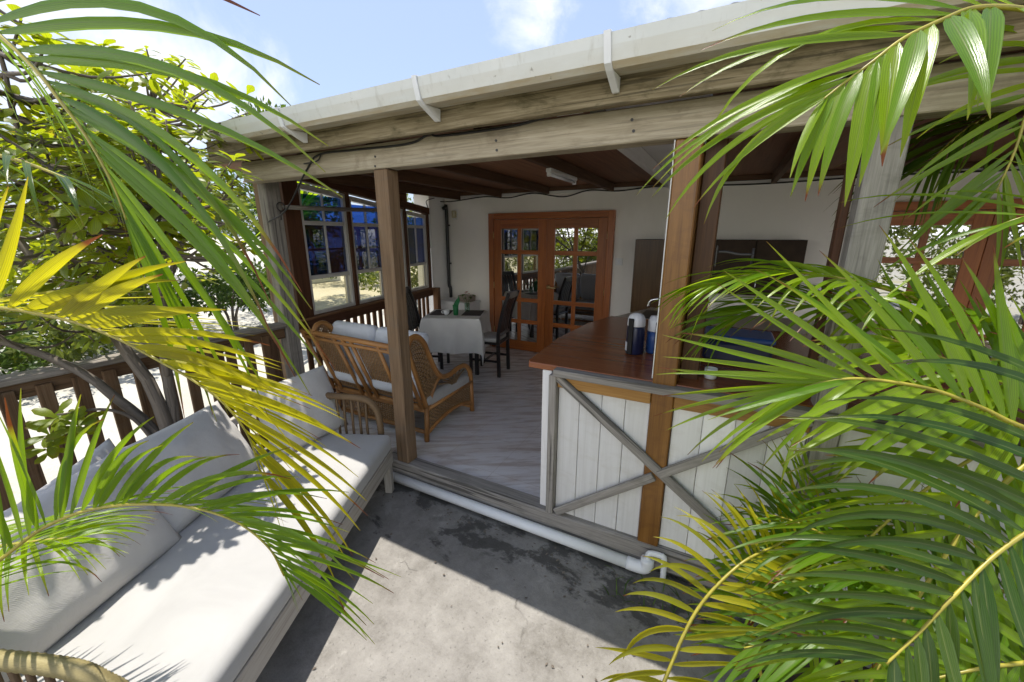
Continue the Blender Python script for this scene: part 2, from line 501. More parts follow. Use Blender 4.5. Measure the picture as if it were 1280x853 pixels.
def marble():
    g = NG('streaked_stone_tile')
    p = g.geo()
    m = g.map(p, (1, 1, 1), rot=(0, 0, R(-32)))
    m2 = g.map(m, (.9, 4.2, 1))
    s1 = g.noise(m2, 1.5, 8, .62, 1.3)
    s2 = g.noise(g.map(m, (1.2, 9, 1)), 2.0, 6, .6, .8)
    f = g.math('ADD', g.math('MULTIPLY', s1, .65), g.math('MULTIPLY', s2, .35))
    col = g.ramp(f, [(.30, (.42, .34, .29)), (.44, (.58, .52, .48)), (.54, (.72, .69, .675)), (.7, (.79, .775, .77))])
    br = g.n('TexBrick', Vector=g.map(p, rot=(0, 0, 0)), Scale=1.0, Mortar__Size=.0035, Brick__Width=.46, Row__Height=.46, _offset=0.)
    br.inputs['Color1'].default_value = (1, 1, 1, 1); br.inputs['Color2'].default_value = (.93, .93, .93, 1); br.inputs['Mortar'].default_value = (.80, .78, .76, 1)
    col = g.mix(1., col, br.outputs['Color'], 'MULTIPLY')
    return g.end(g.pbr(col, g.rng(s2, .3, .7, .2, .38), None, .5))
M['tile'] = marble()

def sand():
    g = NG('pale_coral_sand')
    p = g.geo()
    a = g.noise(p, .7, 8, .65)
    b = g.noise(p, 40, 4, .6)
    col = g.ramp(g.math('ADD', g.math('MULTIPLY', a, .6), g.math('MULTIPLY', b, .4)), [(.34, (.36, .34, .28)), (.5, (.43, .41, .355)), (.66, (.48, .465, .42))])
    gr = g.rng(g.noise(g.map(p, loc=(9, 2, 0)), .35, 6, .6), .56, .66, 0, .7)
    col = g.mix(gr, col, (.40, .36, .19))
    return g.end(g.pbr(col, .9, g.bump(b, .5, .02), .2))
M['sand'] = sand()
def soil():
    g = NG('dark_garden_soil')
    p = g.geo()
    b = g.noise(p, 26, 7, .7)
    col = g.ramp(b, [(.3, (.035, .026, .018)), (.55, (.085, .065, .045)), (.75, (.16, .13, .09))])
    return g.end(g.pbr(col, .95, g.bump(b, .8, .03), .15))
M['soil'] = soil()

def glass(name, tint, refl=.1, rough=.01, dark=None):
    g = NG(name)
    fc = g.n('LayerWeight', Blend=.5).outputs['Facing']
    k = g.math('ADD', g.math('MULTIPLY', g.math('POWER', fc, 4.0), .75 * (1 - refl)), refl, True)
    base = g.n('BsdfTransparent', Color=(*tint, 1)).outputs[0] if dark is None else g.n('BsdfDiffuse', Color=(*dark, 1)).outputs[0]
    gl = g.n('BsdfGlossy', Color=(.95, .96, .97, 1), Roughness=rough).outputs[0]
    return g.end(g.n('MixShader', i0=k, i1=base, i2=gl).outputs[0])
M['glass_clear'] = glass('clear_pane', (.93, .90, .76), .03)
M['glass_sky'] = glass('blue_film_pane', (.16, .31, .62), .09)
M['glass_blue'] = glass('dark_blue_pane', (.085, .13, .27), .11)
M['glass_door'] = glass('door_mirror_pane', (0, 0, 0), .58, .012, (.012, .013, .014))  # opaque dark base stands in for the unlit room behind the glass
M['glass_table'] = glass('drinking_glass', (.80, .9, .84), .05)
def brown_gloss():
    g = NG('glossy_brown_cabinet')
    n = g.noise(g.map(g.obj(), (30, 30, 1.5)), 1, 4)
    return g.end(g.pbr(g.ramp(n, [(.3, (.050, .026, .010)), (.7, (.105, .058, .022))]), .2, None, .2))
M['cabinet'] = brown_gloss()
M['dark_cabinet'] = simple('dark_cupboard_front', (.038, .022, .012), .5, .25, 14, spec=.2)

def leaf(name, g1, g2, tcol, trans=.5, rough=.34, tip=(.16, .045, .012), tip_amt=.0, veins=9, midrib=(.20, .24, .06), shade=.0):
    """blade: u runs base to tip, v across; RND gives each blade its own tint"""
    g = NG(name)
    uv = g.sep(g.uv()); rn = g.sep(g.uv('RND'))
    n = g.noise(g.map(g.uv(), (3, 40, 1)), 1., 4, .6)
    f = g.math('ADD', g.math('MULTIPLY', rn[0], .7), g.math('MULTIPLY', n, .3))
    col = g.ramp(f, [(.15, g1), (.85, g2)])
    tc_ = g.mix(f, tuple(x * .75 for x in tcol), tcol)
    mid = g.math('SUBTRACT', 1., g.rng(g.math('ABSOLUTE', g.math('SUBTRACT', uv[1], .5)), .012, .05, 0, 1))
    col = g.mix(g.math('MULTIPLY', mid, .6), col, midrib)
    tc_ = g.mix(g.math('MULTIPLY', mid, .45), tc_, tuple(x * .35 for x in tcol))
    if tip_amt:
        lim = g.math('SUBTRACT', 1.0, g.math('MULTIPLY', g.math('POWER', rn[1], 2.5), tip_amt))
        tf = g.math('MULTIPLY', g.math('SUBTRACT', g.math('ADD', uv[0], g.math('MULTIPLY', n, .04)), lim), 14., True)
        yl = g.math('MULTIPLY', g.math('SUBTRACT', uv[0], g.math('SUBTRACT', lim, .18)), 6., True)
        tc_ = g.mix(g.math('MULTIPLY', yl, .6), tc_, (.50, .40, .02))
        col = g.mix(g.math('MULTIPLY', yl, .35), col, (.22, .17, .02))
        col = g.mix(tf, col, tip); tc_ = g.mix(tf, tc_, tuple(x * 1.2 for x in tip))
    ve = g.math('SINE', g.math('MULTIPLY', uv[1], veins * 6.283))
    rib = g.rng(ve, -1, 1, .80, 1.08)
    ribc = g.n('CombineColor', Red=rib, Green=rib, Blue=rib).outputs[0]
    col = g.mix(1., col, ribc, 'MULTIPLY'); tc_ = g.mix(1., tc_, ribc, 'MULTIPLY')
    h = g.math('ADD', g.math('MULTIPLY', ve, .15), g.math('MULTIPLY', n, .5))
    bp = g.bump(h, .18, .003)
    p = g.pbr(col, rough, bp, .38)
    t = g.n('BsdfTranslucent').outputs[0]
    g.t.links.new(tc_, t.node.inputs['Color'])
    return g.end(g.n('MixShader', i0=trans, i1=p, i2=t).outputs[0])
M['palm_green'] = leaf('palm_leaflet_green', (.042, .12, .006), (.105, .205, .010), (.36, .57, .008), .50, .33, tip_amt=.24)
M['palm_yellow'] = leaf('palm_leaflet_yellow', (.19, .20, .006), (.34, .30, .008), (.74, .68, .008), .58, .42, tip_amt=.18, midrib=(.3, .26, .04))
M['palm_lime'] = leaf('palm_leaflet_lime', (.085, .19, .007), (.20, .30, .012), (.56, .76, .010), .50, .26, tip_amt=.14)
M['palm_lemon'] = leaf('palm_leaflet_lemon', (.20, .22, .010), (.36, .33, .014), (.80, .72, .012), .54, .33, tip_amt=.08)
M['palm_dark'] = leaf('palm_leaflet_shade_green', (.022, .06, .006), (.055, .105, .010), (.18, .28, .008), .36, .22, tip_amt=.06)  # darkened green: shade on some fronds put into the leaf colour
M['rachis'] = simple('yellow_green_stalk', (.29, .25, .03), .4, .3, 18)
M['rachis_g'] = simple('green_stalk', (.16, .20, .035), .4, .25, 18)
M['shrub_leaf'] = leaf('shrub_leaf', (.085, .145, .010), (.18, .235, .014), (.50, .58, .012), .56, .36, tip=(.20, .07, .02), tip_amt=.06, veins=7)
M['bush_leaf'] = leaf('bush_leaf', (.03, .07, .015), (.075, .13, .022), (.16, .26, .02), .35, .4, veins=6)
M['pale_leaf'] = leaf('pale_tree_leaf', (.06, .10, .02), (.13, .16, .03), (.30, .36, .03), .42, .4, veins=6)
M['bark'] = wood('grey_bark', (.075, .06, .048), (.15, .125, .10), (.23, .20, .17), .9, .5, (.07, .06, .05), .4, .6, .3)

# ---------------------------------------------------------------- ground
def struct(name, mb, mat, **kw):
    return tag(mb.build(name, mat, **kw), kind='structure')
g_ = MB(); g_.grid(lambda u, v: ((u - .5) * 900, (v - .5) * 900, -.24), 2, 2)
struct('ground', g_, M['sand'])
t_ = MB(); t_.span(-3.9, .34, -.12, 2.09, -.6, -.15, .01)
struct('terrace', t_, M['concrete'])
b_ = MB(); b_.span(.346, 4.5, -1.2, 2.0, -.6, -.165, .02)
b_.span(-3.0, .344, -1.6, -.126, -.6, -.17, .02)
struct('garden_bed', b_, M['soil'])
f_ = MB(); f_.span(-4.45, 6.5, 2.13, 5.5, -.3, 0, .004)
struct('floor', f_, M['tile'])

# ---------------------------------------------------------------- the veranda house
house = thing('veranda_house', 'open fronted cream veranda house with white gutter, timber posts, blue windows and wooden french doors', 'house', (0, 2.1, 0))
def part(name, mb, mat, parent=house, **kw): return mb.build(name, mat, parent, **kw)

YB = 5.42
m = MB()
m.span(-4.4, 6.5, YB, YB + .16, -.1, 2.62, 0)
part('wall', m, M['wall'])
m = MB(); m.span(-4.36, -4.06, 5.02, YB - .003, -.1, 2.5, .006)
part('pillar', m, M['white_wall'])
m = MB(); m.span(6.5, 6.66, 2.2, 5.6, -.1, 2.6, 0)
part('wall', m, M['wall'])

# floor edge timber
m = MB(); m.span(-2.24, 1.0, 2.045, 2.165, -.105, .03, .008)
part('floor_sill', m, M['grey_wood'])
m = MB(); m.span(1.004, 4.6, 2.045, 2.165, -.105, .03, .008)
part('floor_sill', m, M['grey_wood'])
# posts
m = MB(); m.span(-2.105, -1.99, 2.05, 2.16, .03, 2.162, .007)
part('post', m, M['tan_post'])
m = MB(); m.span(-.262, -.15, 2.062, 2.30, -.10, 2.162, .006)
part('post', m, M['brown_post'])
m = MB(); m.span(-.2685, -.2635, 2.066, 2.08, 1.03, 2.162, .001)
part('post_batten', m, M['white_timber'])
m = MB(); m.span(.425, .535, 2.055, 2.165, .03, 2.162, .006)
part('post', m, M['grey_wood'])
m = MB(); m.span(3.2, 3.31, 2.055, 2.165, .03, 2.162, .006)
part('post', m, M['grey_wood'])
m = MB(); m.span(.395, .425, 2.172, 2.24, .03, 2.3, .004)
part('post', m, M['dark_brown'])
m = MB(); m.span(-3.60, -3.49, 2.18, 2.31, -.15, 2.25, .007)
part('post', m, M['grey_wood'])
m = MB(); m.span(-3.86, -3.745, 2.30, 2.42, -.24, 2.25, .006)
part('post', m, M['tan_post'])
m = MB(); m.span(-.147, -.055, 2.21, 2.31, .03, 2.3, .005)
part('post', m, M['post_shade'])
# front beams
m = MB(); m.span(-3.56, 4.6, 2.055, 2.17, 2.165, 2.315, .005)
part('front_beam', m, M['lintel'])
m = MB(); m.span(-3.76, 4.7, 1.925, 1.975, 2.298, 2.465, .005)
part('fascia_board', m, M['fascia'])
for x in (-3.72, -2.9, -2.1, -1.3, -.5, .3, 1.1, 1.9, 2.7, 3.5):
    m = MB(); m.span(x - .025, x + .025, 1.976, 2.17, 2.37, 2.46, .003)
    part('rafter_tail', m, M['joist'])
for x, w in ((-1.03, .1), (-.76, .14), (.16, .05)):
    m = MB(); m.span(x - w / 2, x + w / 2, 1.978, 2.05, 2.318, 2.335, .003)
    part('packing_block', m, M['white_timber'])
# gutter: an open K profile
prof = [(1.92, 2.505), (1.92, 2.405), (1.80, 2.392), (1.772, 2.41), (1.755, 2.46), (1.745, 2.50), (1.757, 2.503), (1.765, 2.495), (1.778, 2.44), (1.79, 2.41), (1.91, 2.415), (1.912, 2.505)]
m = MB(); m.poly_prism([Vector((-3.24, y, z)) for y, z in prof], (7.9, 0, 0))
gut = part('gutter', m, M['gutter'])
m = MB()
cap = [(1.92, 2.505), (1.92, 2.403), (1.80, 2.39), (1.770, 2.408), (1.753, 2.46), (1.743, 2.502)]
m.poly_prism([Vector((-3.246, y, z)) for y, z in cap], (.006, 0, 0))
part('end_cap', m, M['gutter'], gut)
for x in (-2.55, -1.46, -.505, .9, 1.9, 2.9):
    m = MB()
    pr = [(1.922, 2.340), (1.908, 2.340), (1.797, 2.386), (1.766, 2.404), (1.749, 2.46), (1.737, 2.506), (1.76, 2.510), (1.76, 2.504), (1.744, 2.50), (1.756, 2.462), (1.772, 2.412), (1.80, 2.393), (1.925, 2.40)]
    m.poly_prism([Vector((x - .014, y - .003, z - .001)) for y, z in pr], (.028, 0, 0))
    part('bracket', m, M['white_plastic'], gut)
# corrugated roof sheet
m = MB()
def roof_fn(u, v):
    x = -3.9 + u * 10.6; y = 1.778 + v * 4.1
    return (x, y, 2.500 + .010 * min(1, max(0, (x + 1.6) / 1.6)) + v * .42 + .008 * math.sin(x * 2 * math.pi / .105))
m.grid(roof_fn, 808, 2)
n0 = len(m.v)
m.grid(lambda u, v: Vector(roof_fn(u, v)) - Vector((0, 0, .004)), 808, 2)
part('roof', m, M['sheet'], smooth=True)
# ceiling boards, white bay and joists
xs = [-4.5, -3.35, -2.42, -1.45, -.66]
for a, b in zip(xs[:-1], xs[1:]):
    m = MB(); m.span(a + .002, b - .002, 2.18, YB - .004, 2.385, 2.40, .001)
    part('ceiling_panel', m, M['ceiling'])
m = MB(); m.span(-.655, -.158, 2.18, YB - .004, 2.383, 2.398, .001)
part('ceiling_panel', m, M['sheet'])
for a, b in ((-.15, 1.2), (1.204, 2.6), (2.604, 4.4), (4.404, 6.4)):
    m = MB(); m.span(a + .002, b - .002, 2.18, YB - .004, 2.385, 2.40, .001)
    part('ceiling_panel', m, M['ceiling'])
for x, zb in ((-3.72, 2.27), (-3.0, 2.28), (-2.26, 2.29), (-1.38, 2.285), (.35, 2.28), (1.15, 2.28), (1.95, 2.28), (2.75, 2.28), (3.6, 2.28)):
    m = MB(); m.span(x - .025, x + .025, 2.175, YB - .09, zb, 2.383, .004)
    part('joist', m, M['joist'])
m = MB(); m.span(-.70, -.65, 2.175, YB - .09, 2.275, 2.381, .004)
part('joist', m, M['white_timber'])
m = MB(); m.span(-4.3, 6.4, YB - .085, YB - .004, 2.335, 2.383, .003)
part('wall_plate', m, M['joist'])
m = MB(); m.span(-4.3, 6.4, YB - .03, YB - .003, 2.30, 2.333, .003)
part('cornice', m, M['white_timber'])

# window wall, slightly splayed
WA = Vector((-3.65, 2.45, 0)); WB = Vector((-4.10, 5.10, 0))
WD = (WB - WA).normalized(); WN = Vector((WD.y, -WD.x, 0))
def wl(s, z, off=0.): return WA + WD * s + WN * off + Vector((0, 0, z))
def wtop(s): return 2.245 - .083 * s
def wbar(mb, s0, s1, z0, z1, d=.05, off=0., bev=.003):
    """upright slab in the window plane, s0..s1 along, z0..z1 up, d thick"""
    c = wl((s0 + s1) / 2, (z0 + z1) / 2, off)
    mb.box(c, (s1 - s0, d, z1 - z0), Matrix((WD, -WN, Vector((0, 0, 1)))).transposed(), bev)
for s0, s1 in ((-.06, .12), (.765, .815), (1.40, 1.475), (1.87, 1.925), (2.465, 2.53)):
    m = MB(); wbar(m, s0, s1, .955, wtop((s0 + s1) / 2) + .02, .10)
    part('mullion', m, M['dark_brown'])
for k, (s0, s1) in enumerate(((.122, .763), (.817, 1.398), (1.477, 1.868), (1.927, 2.463))):
    fr = MB(); zt = wtop(s1); zt0 = wtop(s0)
    e = .038
    wbar(fr, s0, s0 + e, .962, zt0 - .012, .07)
    wbar(fr, s1 - e, s1, .962, zt - .004, .07)
    wbar(fr, s0 + e, s1 - e, .962, 1.0, .07)
    a, b = wl(s0 + e, zt0 - .035), wl(s1 - e, zt - .027)
    fr.bar(a, b, .07, .05)
    for z in (1.335, 1.865):
        wbar(fr, s0 + e, s1 - e, z - .02, z + .02, .055)
    wbar(fr, s1 - e - .05, s1 - e - .015, 1.0, 1.315, .03, -.005)
    mid = (s0 + s1) / 2
    wbar(fr, mid - .007, mid + .007, 1.355, 1.845, .03, .008, .001)
    wbar(fr, mid - .007, mid + .007, 1.885, wtop(mid) - .06, .03, .008, .001)
    wbar(fr, s0 + e, s1 - e, 1.595, 1.615, .02, -.012, .001)
    w = part('window', fr, M['alu'])
    for z0, z1, mt in ((1.0, 1.316, 'glass_clear'), (1.355, 1.846, 'glass_blue'), (1.885, zt - .05, 'glass_sky')):
        p = MB(); wbar(p, s0 + e - .006, s1 - e + .006, z0 - .003, z1 + .003, .004, 0, 0)
        part('pane', p, M[mt], w)
m = MB(); wbar(m, -.06, 2.53, .935, .958, .14, .02)
part('window_sill', m, M['rail_brown'])
m = MB(); m.bar(wl(-.1, wtop(-.1) + .065), wl(2.6, wtop(2.6) + .065), .09, .09)
part('window_head', m, M['dark_brown'])
m = MB(); m.poly_prism([wl(-.1, wtop(-.1) + .112, -.02), wl(2.05, wtop(2.05) + .112, -.02), wl(2.05, 2.384, -.02), wl(-.1, 2.384, -.02)], WN * .018)
part('frieze_board', m, M['ceiling'])
# french doors in the back wall
def french_door(x0, dark=False):
    yf = YB - .004
    fr = MB(); xw = 1.9
    fr.span(x0, x0 + .085, yf - .06, yf, 0.002, 2.06, .004)
    fr.span(x0 + xw - .085, x0 + xw, yf - .06, yf, 0.002, 2.06, .004)
    fr.span(x0 + .086, x0 + xw - .086, yf - .059, yf, 1.975, 2.06, .004)
    part('door_frame', fr, M['door'])
    for side in (0, 1):
        a = x0 + .088 + side * .8635; b = a + .86
        lf = MB(); y0, y1 = yf - .045, yf - .008
        st = .125
        lf.span(a, a + st, y0, y1, .008, 1.97, .003)
        lf.span(b - st, b, y0, y1, .008, 1.97, .003)
        lf.span(a + st, b - st, y0, y1, .008, .16, .003)
        lf.span(a + st, b - st, y0, y1, 1.84, 1.97, .003)
        for z in (.465, .80, 1.505):
            lf.span(a + st, b - st, y0 + .003, y1 - .001, z - .03, z + .03, .003)
        c = (a + b) / 2
        for z0, z1 in ((.16, .435), (.495, .77), (.83, 1.475), (1.535, 1.84)):
            lf.span(c - .03, c + .03, y0 + .003, y1 - .001, z0, z1, .003)
        leafo = part('door_leaf', lf, M['door'])
        pn = MB()
        for xa, xb in ((a + st - .004, c - .026), (c + .026, b - st + .004)):
            for z0, z1 in ((.156, .439), (.491, .774), (.826, 1.479), (1.531, 1.844)):
                pn.span(xa, xb, y0 + .014, y0 + .019, z0, z1, 0)
        part('pane', pn, M['glass_door'], leafo)
        if side == 1:
            h = MB()
            h.lathe((a + .045, y0 - .004, 1.02), [(.001, -.028), (.026, -.026), (.028, 0), (.026, .026), (.001, .028)], 14)
            h.tube([(a + .045, y0 - .004, 1.02), (a + .045, y0 - .05, 1.02), (a + .06, y0 - .055, 1.02), (a + .17, y0 - .055, 1.015)], .009, 8)
            part('handle', h, M['brass'], leafo, smooth=True)
        hg = MB()
        hx = a - .004 if side == 0 else b + .004
        for z in (.3, 1.0, 1.75): hg.tube([(hx, y0 - .006, z - .05), (hx, y0 - .006, z + .05)], .008, 8)
        part('hinge', hg, M['brass'], leafo, smooth=True)
french_door(-3.23)
french_door(1.15)
french_door(3.4)

# ---------------------------------------------------------------- balustrade under the windows
bal = thing('window_balustrade', 'low brown timber balustrade with upright slats under the blue windows', 'balustrade', tuple(wl(1.2, 0)))
m = MB(); wbar(m, -.1, 2.53, .835, .932, .05, .045)
m.build('top_rail', M['dark_brown'], bal)
m = MB(); wbar(m, -.1, 2.53, .075, .145, .045, .045)
m.build('bottom_rail', M['dark_brown'], bal)
s = 0.0
while s < 2.45:
    m = MB(); wbar(m, s - .03, s + .03, .145, .835, .022, .05)
    m.build('baluster', M['rail_brown'], bal)
    s += .118
for s in (1.44, 2.55):
    m = MB(); wbar(m, s - .045, s + .045, .0, .95, .085, .11)
    m.build('post', M['rail_brown'], bal)

# ---------------------------------------------------------------- terrace railing on the left
RX = -3.52
rail = thing('terrace_railing', 'weathered timber railing with grey handrail along the left edge of the terrace', 'railing', (RX, .9, -.15))
m = MB(); m.span(RX - .07, RX + .07, -2.2, 2.17, .935, .975, .006)
m.build('handrail', M['rail_grey'], rail)
m = MB(); m.span(RX - .022, RX + .022, -2.2, 2.17, .835, .933, .004)
m.build('top_rail', M['rail_dark'], rail)
m = MB(); m.span(RX - .022, RX + .022, -2.2, 2.17, -.05, .03, .004)
m.build('bottom_rail', M['rail_dark'], rail)
y = -2.1
while y < 2.1:
    m = MB(); m.box((RX + .038, y, .40), (.026, .068, 1.0), Matrix.Rotation(R(random.uniform(-.6, .6)), 3, 'X'), .004)
    m.build('baluster', M['rail_dark'], rail)
    y += .1455
for y in (-.9, 1.62, 2.08):
    m = MB(); m.span(RX - .105, RX - .024, y - .045, y + .045, -.24, .93, .005)
    m.build('post', M['rail_dark'], rail)

# ---------------------------------------------------------------- bar counter
bar = thing('bar_counter', 'bar with varnished red wooden top and white board front crossed by grey timber braces', 'bar counter', (.3, 2.1, 0))
m = MB()
top = [(-.985, 2.085), (-1.0, 2.12), (-1.04, 2.7), (-1.0, 3.3), (-.90, 3.72), (-.262 + 1.7, 3.72), (1.5, 2.6), (1.5, 2.085)]
ci = MB()
poly = [Vector((x, y, .972)) for x, y in top]
base = len(ci.v); n = len(poly)
for p in poly: ci.v.append(p)
for p in poly: ci.v.append(p + Vector((0, 0, .038)))
ci.face([base + i for i in range(n)][::-1], [(p[0], p[1]) for p in poly][::-1])
ci.face([base + n + i for i in range(n)], [(p[0], p[1]) for p in poly])
for i in range(n):
    j = (i + 1) % n
    ci.face([base + i, base + j, base + n + j, base + n + i], [(i, 0), (i + .3, 0), (i + .3, .04), (i, .04)])
ct = ci.build('countertop', M['counter'], bar)
bv = ct.modifiers.new('soft_edge', 'BEVEL'); bv.width = .006; bv.segments = 2; bv.limit_method = 'ANGLE'
m = MB(); m.bar((-.80, 2.048, .985), (1.45, 2.048, .985), .06, .042)
m.build('edge_trim', M['grey_wood'], bar)
m = MB(); m.bar((-.785, 2.072, .925), (-.264, 2.072, .925), .03, .072)
m.bar((-.148, 2.072, .925), (.424, 2.072, .925), .03, .072)
m.build('apron', M['apron'], bar)
# board panels left and right of the brown post
def boards(x0, x1, z0, z1, y=2.085, n=4):
    mm = MB(); w = (x1 - x0) / n
    for i in range(n): mm.span(x0 + i * w + .0012, x0 + (i + 1) * w - .0012, y, y + .022, z0, z1, .0025)
    return mm
boards(-.785, -.264, .031, .888, n=4).build('front_panel', M['panel'], bar)
boards(-.148, .424, .031, .888, n=4).build('front_panel', M['panel'], bar)
boards(.537, 1.45, .031, .96, n=6).build('front_panel', M['panel'], bar)
m = MB(); m.span(-.895, -.835, 2.09, 2.2, .031, .970, .003); m.span(-.895, -.87, 2.202, 3.5, .031, .970, .003)
m.build('end_panel', M['white_timber'], bar)
m = MB(); m.span(-.833, -.787, 2.038, 2.12, .031, .963, .004)
m.build('corner_post', M['grey_wood'], bar)
m = MB(); m.bar((-.785, 2.056, .955), (.43, 2.056, .06), .05, .024, (0, 1, 0))
m.build('cross_brace', M['grey_wood'], bar)
d1 = Vector((-.77, 2.054, .045)); d2 = Vector((.42, 2.054, 1.0 - .045))
for a, b in ((0, .472), (.493, 1)):
    m = MB(); m.bar(d1.lerp(d2, a), d1.lerp(d2, b), .048, .024, (0, 1, 0))
    m.build('cross_brace', M['grey_wood'], bar)

# ---------------------------------------------------------------- drain pipe along the sill
dp = thing('drain_pipe', 'white plastic drain pipe lying along the foot of the veranda floor edge', 'drain pipe', (-1.2, 2.0, -.12))
m = MB(); m.tube([(-2.16, 2.005, -.088), (-1.2, 2.005, -.09), (-.30, 2.005, -.093)], .034, 16)
m.build('pipe', M['white_plastic'], dp, smooth=True)
m = MB(); m.tube(spline([(-.30, 2.005, -.093), (-.24, 2.005, -.093), (-.205, 2.005, -.085), (-.19, 2.005, -.06), (-.19, 2.005, -.02)], 14), .0365, 16)
m.tube(spline([(-.19, 2.005, -.025), (-.187, 2.006, .012), (-.165, 2.01, .022), (-.125, 2.012, .022), (-.105, 2.012, .008), (-.10, 2.012, -.14)], 16), .016, 12)
m.build('elbow', M['white_plastic'], dp, smooth=True)
def on_y(x, y, Y):
    d = ray(x, y); return C0 + d * ((Y - C0.y) / d.y)
def on_z(x, y, z):
    d = ray(x, y); return C0 + d * ((z - C0.z) / d.z)

# ---------------------------------------------------------------- woven strips
def weave(mb, fn, nu, nv, w=.5, amp=.0025, samples=3):
    """over-and-under strips on the patch fn(u, v)"""
    def pt(u, v, h):
        p = Vector(fn(u, v)); e = 1e-3
        n = (Vector(fn(min(u + e, 1), v)) - Vector(fn(max(u - e, 0), v))).cross(Vector(fn(u, min(v + e, 1))) - Vector(fn(u, max(v - e, 0))))
        if n.length > 1e-12: n.normalize()
        return p + n * h
    for i in range(nu):
        rn = (random.random(), random.random()); K = nv * samples; base = len(mb.v)
        for k in range(K + 1):
            v = k / K; h = amp * math.sin(math.pi * (v * nv + i))
            for du in (-w / 2, w / 2):
                mb.v.append(pt(min(1, max(0, (i + .5 + du) / nu)), v, h))
        for k in range(K):
            a = base + 2 * k
            mb.face([a, a + 1, a + 3, a + 2], [(k * .01, 0), (k * .01, .01), (k * .01 + .01, .01), (k * .01 + .01, 0)], rn)
    for j in range(nv):
        rn = (random.random(), random.random()); K = nu * samples; base = len(mb.v)
        for k in range(K + 1):
            u = k / K; h = -amp * math.sin(math.pi * (u * nu + j))
            for dv in (-w / 2, w / 2):
                mb.v.append(pt(u, min(1, max(0, (j + .5 + dv) / nv)), h))
        for k in range(K):
            a = base + 2 * k
            mb.face([a, a + 1, a + 3, a + 2], [(k * .01, 0), (k * .01, .01), (k * .01 + .01, .01), (k * .01 + .01, 0)], rn)

def soft_box(mb, c, size, rot=None, r=.05, n=14, puff=.0, seed=0):
    """upholstered block: rounded edges, slightly puffed and uneven"""
    c = Vector(c); hx, hy, hz = (s / 2 for s in size); r = min(r, hx * .9, hy * .9, hz * .98)
    def surf(d):
        q = Vector((max(-hx + r, min(hx - r, d.x * hx)), max(-hy + r, min(hy - r, d.y * hy)), max(-hz + r, min(hz - r, d.z * hz))))
        e = Vector((d.x * hx, d.y * hy, d.z * hz)) - q
        p = q + (e.normalized() * r if e.length > 1e-9 else e)
        k = max(0, 1 - (p.x / hx) ** 2) * max(0, 1 - (p.y / hy) ** 2)
        p.z += (1 if p.z > 0 else -1) * puff * k
        nn = noise.noise(Vector((p.x * 5 + seed, p.y * 5, p.z * 3))) * .004
        p.z += nn
        return (rot @ p if rot else p) + c
    def axis(h, rr):
        m = max(1, int(n * h)); a = []
        for k in range(5): a.append(-1 + (1 - math.cos(k / 4 * math.pi / 2)) * 0 + k / 4 * (rr / h))
        inner0 = -1 + rr / h
        for k in range(1, 9): a.append(inner0 + (2 - 2 * rr / h) * k / 8)
        for k in range(1, 5): a.append(1 - rr / h + k / 4 * (rr / h))
        return a
    ax, ay, az = axis(hx, r), axis(hy, r), axis(hz, r)
    def face_grid(A, B, f):
        base = len(mb.v); nb = len(B)
        for a in A:
            for b in B: mb.v.append(surf(f(a, b)))
        for i in range(len(A) - 1):
            for j in range(nb - 1):
                k = base + i * nb + j
                mb.face([k, k + nb, k + nb + 1, k + 1], [(A[i], B[j]), (A[i + 1], B[j]), (A[i + 1], B[j + 1]), (A[i], B[j + 1])])
    face_grid(ax, ay, lambda a, b: Vector((a, b, 1)))
    face_grid(ay, ax, lambda a, b: Vector((b, a, -1)))
    face_grid(ay, az, lambda a, b: Vector((1, a, b)))
    face_grid(az, ay, lambda a, b: Vector((-1, b, a)))
    face_grid(az, ax, lambda a, b: Vector((b, 1, a)))
    face_grid(ax, az, lambda a, b: Vector((a, -1, b)))
def weld(o, d=.0006):
    bm = bmesh.new(); bm.from_mesh(o.data)
    bmesh.ops.remove_doubles(bm, verts=bm.verts[:], dist=d)
    bmesh.ops.recalc_face_normals(bm, faces=bm.faces[:])
    bm.to_mesh(o.data); bm.free(); return o

def pillow(mb, w, h, t, mat4, seed=0):
    """square scatter cushion with pinched corners and a few creases"""
    N = 28
    for side in (1, -1):
        def fn(u, v):
            x, y = (u * 2 - 1) * side, v * 2 - 1
            ex = 1 - .035 * (1 - abs(y) ** 2) ** 1 * 1.0
            ey = 1 - .035 * (1 - abs(x) ** 2)
            k = max(0, 1 - abs(x) ** 2.6) ** .55 * max(0, 1 - abs(y) ** 2.6) ** .55
            z = t / 2 * k * side
            cr = noise.noise(Vector((x * 2.2 + seed, y * 2.2, side * 3.1))) * .016 * k
            edge = math.exp(-((1 - abs(y)) * 5) ** 2) + math.exp(-((1 - abs(x)) * 5) ** 2)
            cr += math.sin(x * 17 + 5 * y + seed) * .004 * min(1, edge) * k
            sag = -.02 * (1 - y) * 0
            return mat4 @ Vector((x * w / 2 * ex, y * h / 2 * ey + sag, z + cr))
        mb.grid(fn, N, N)

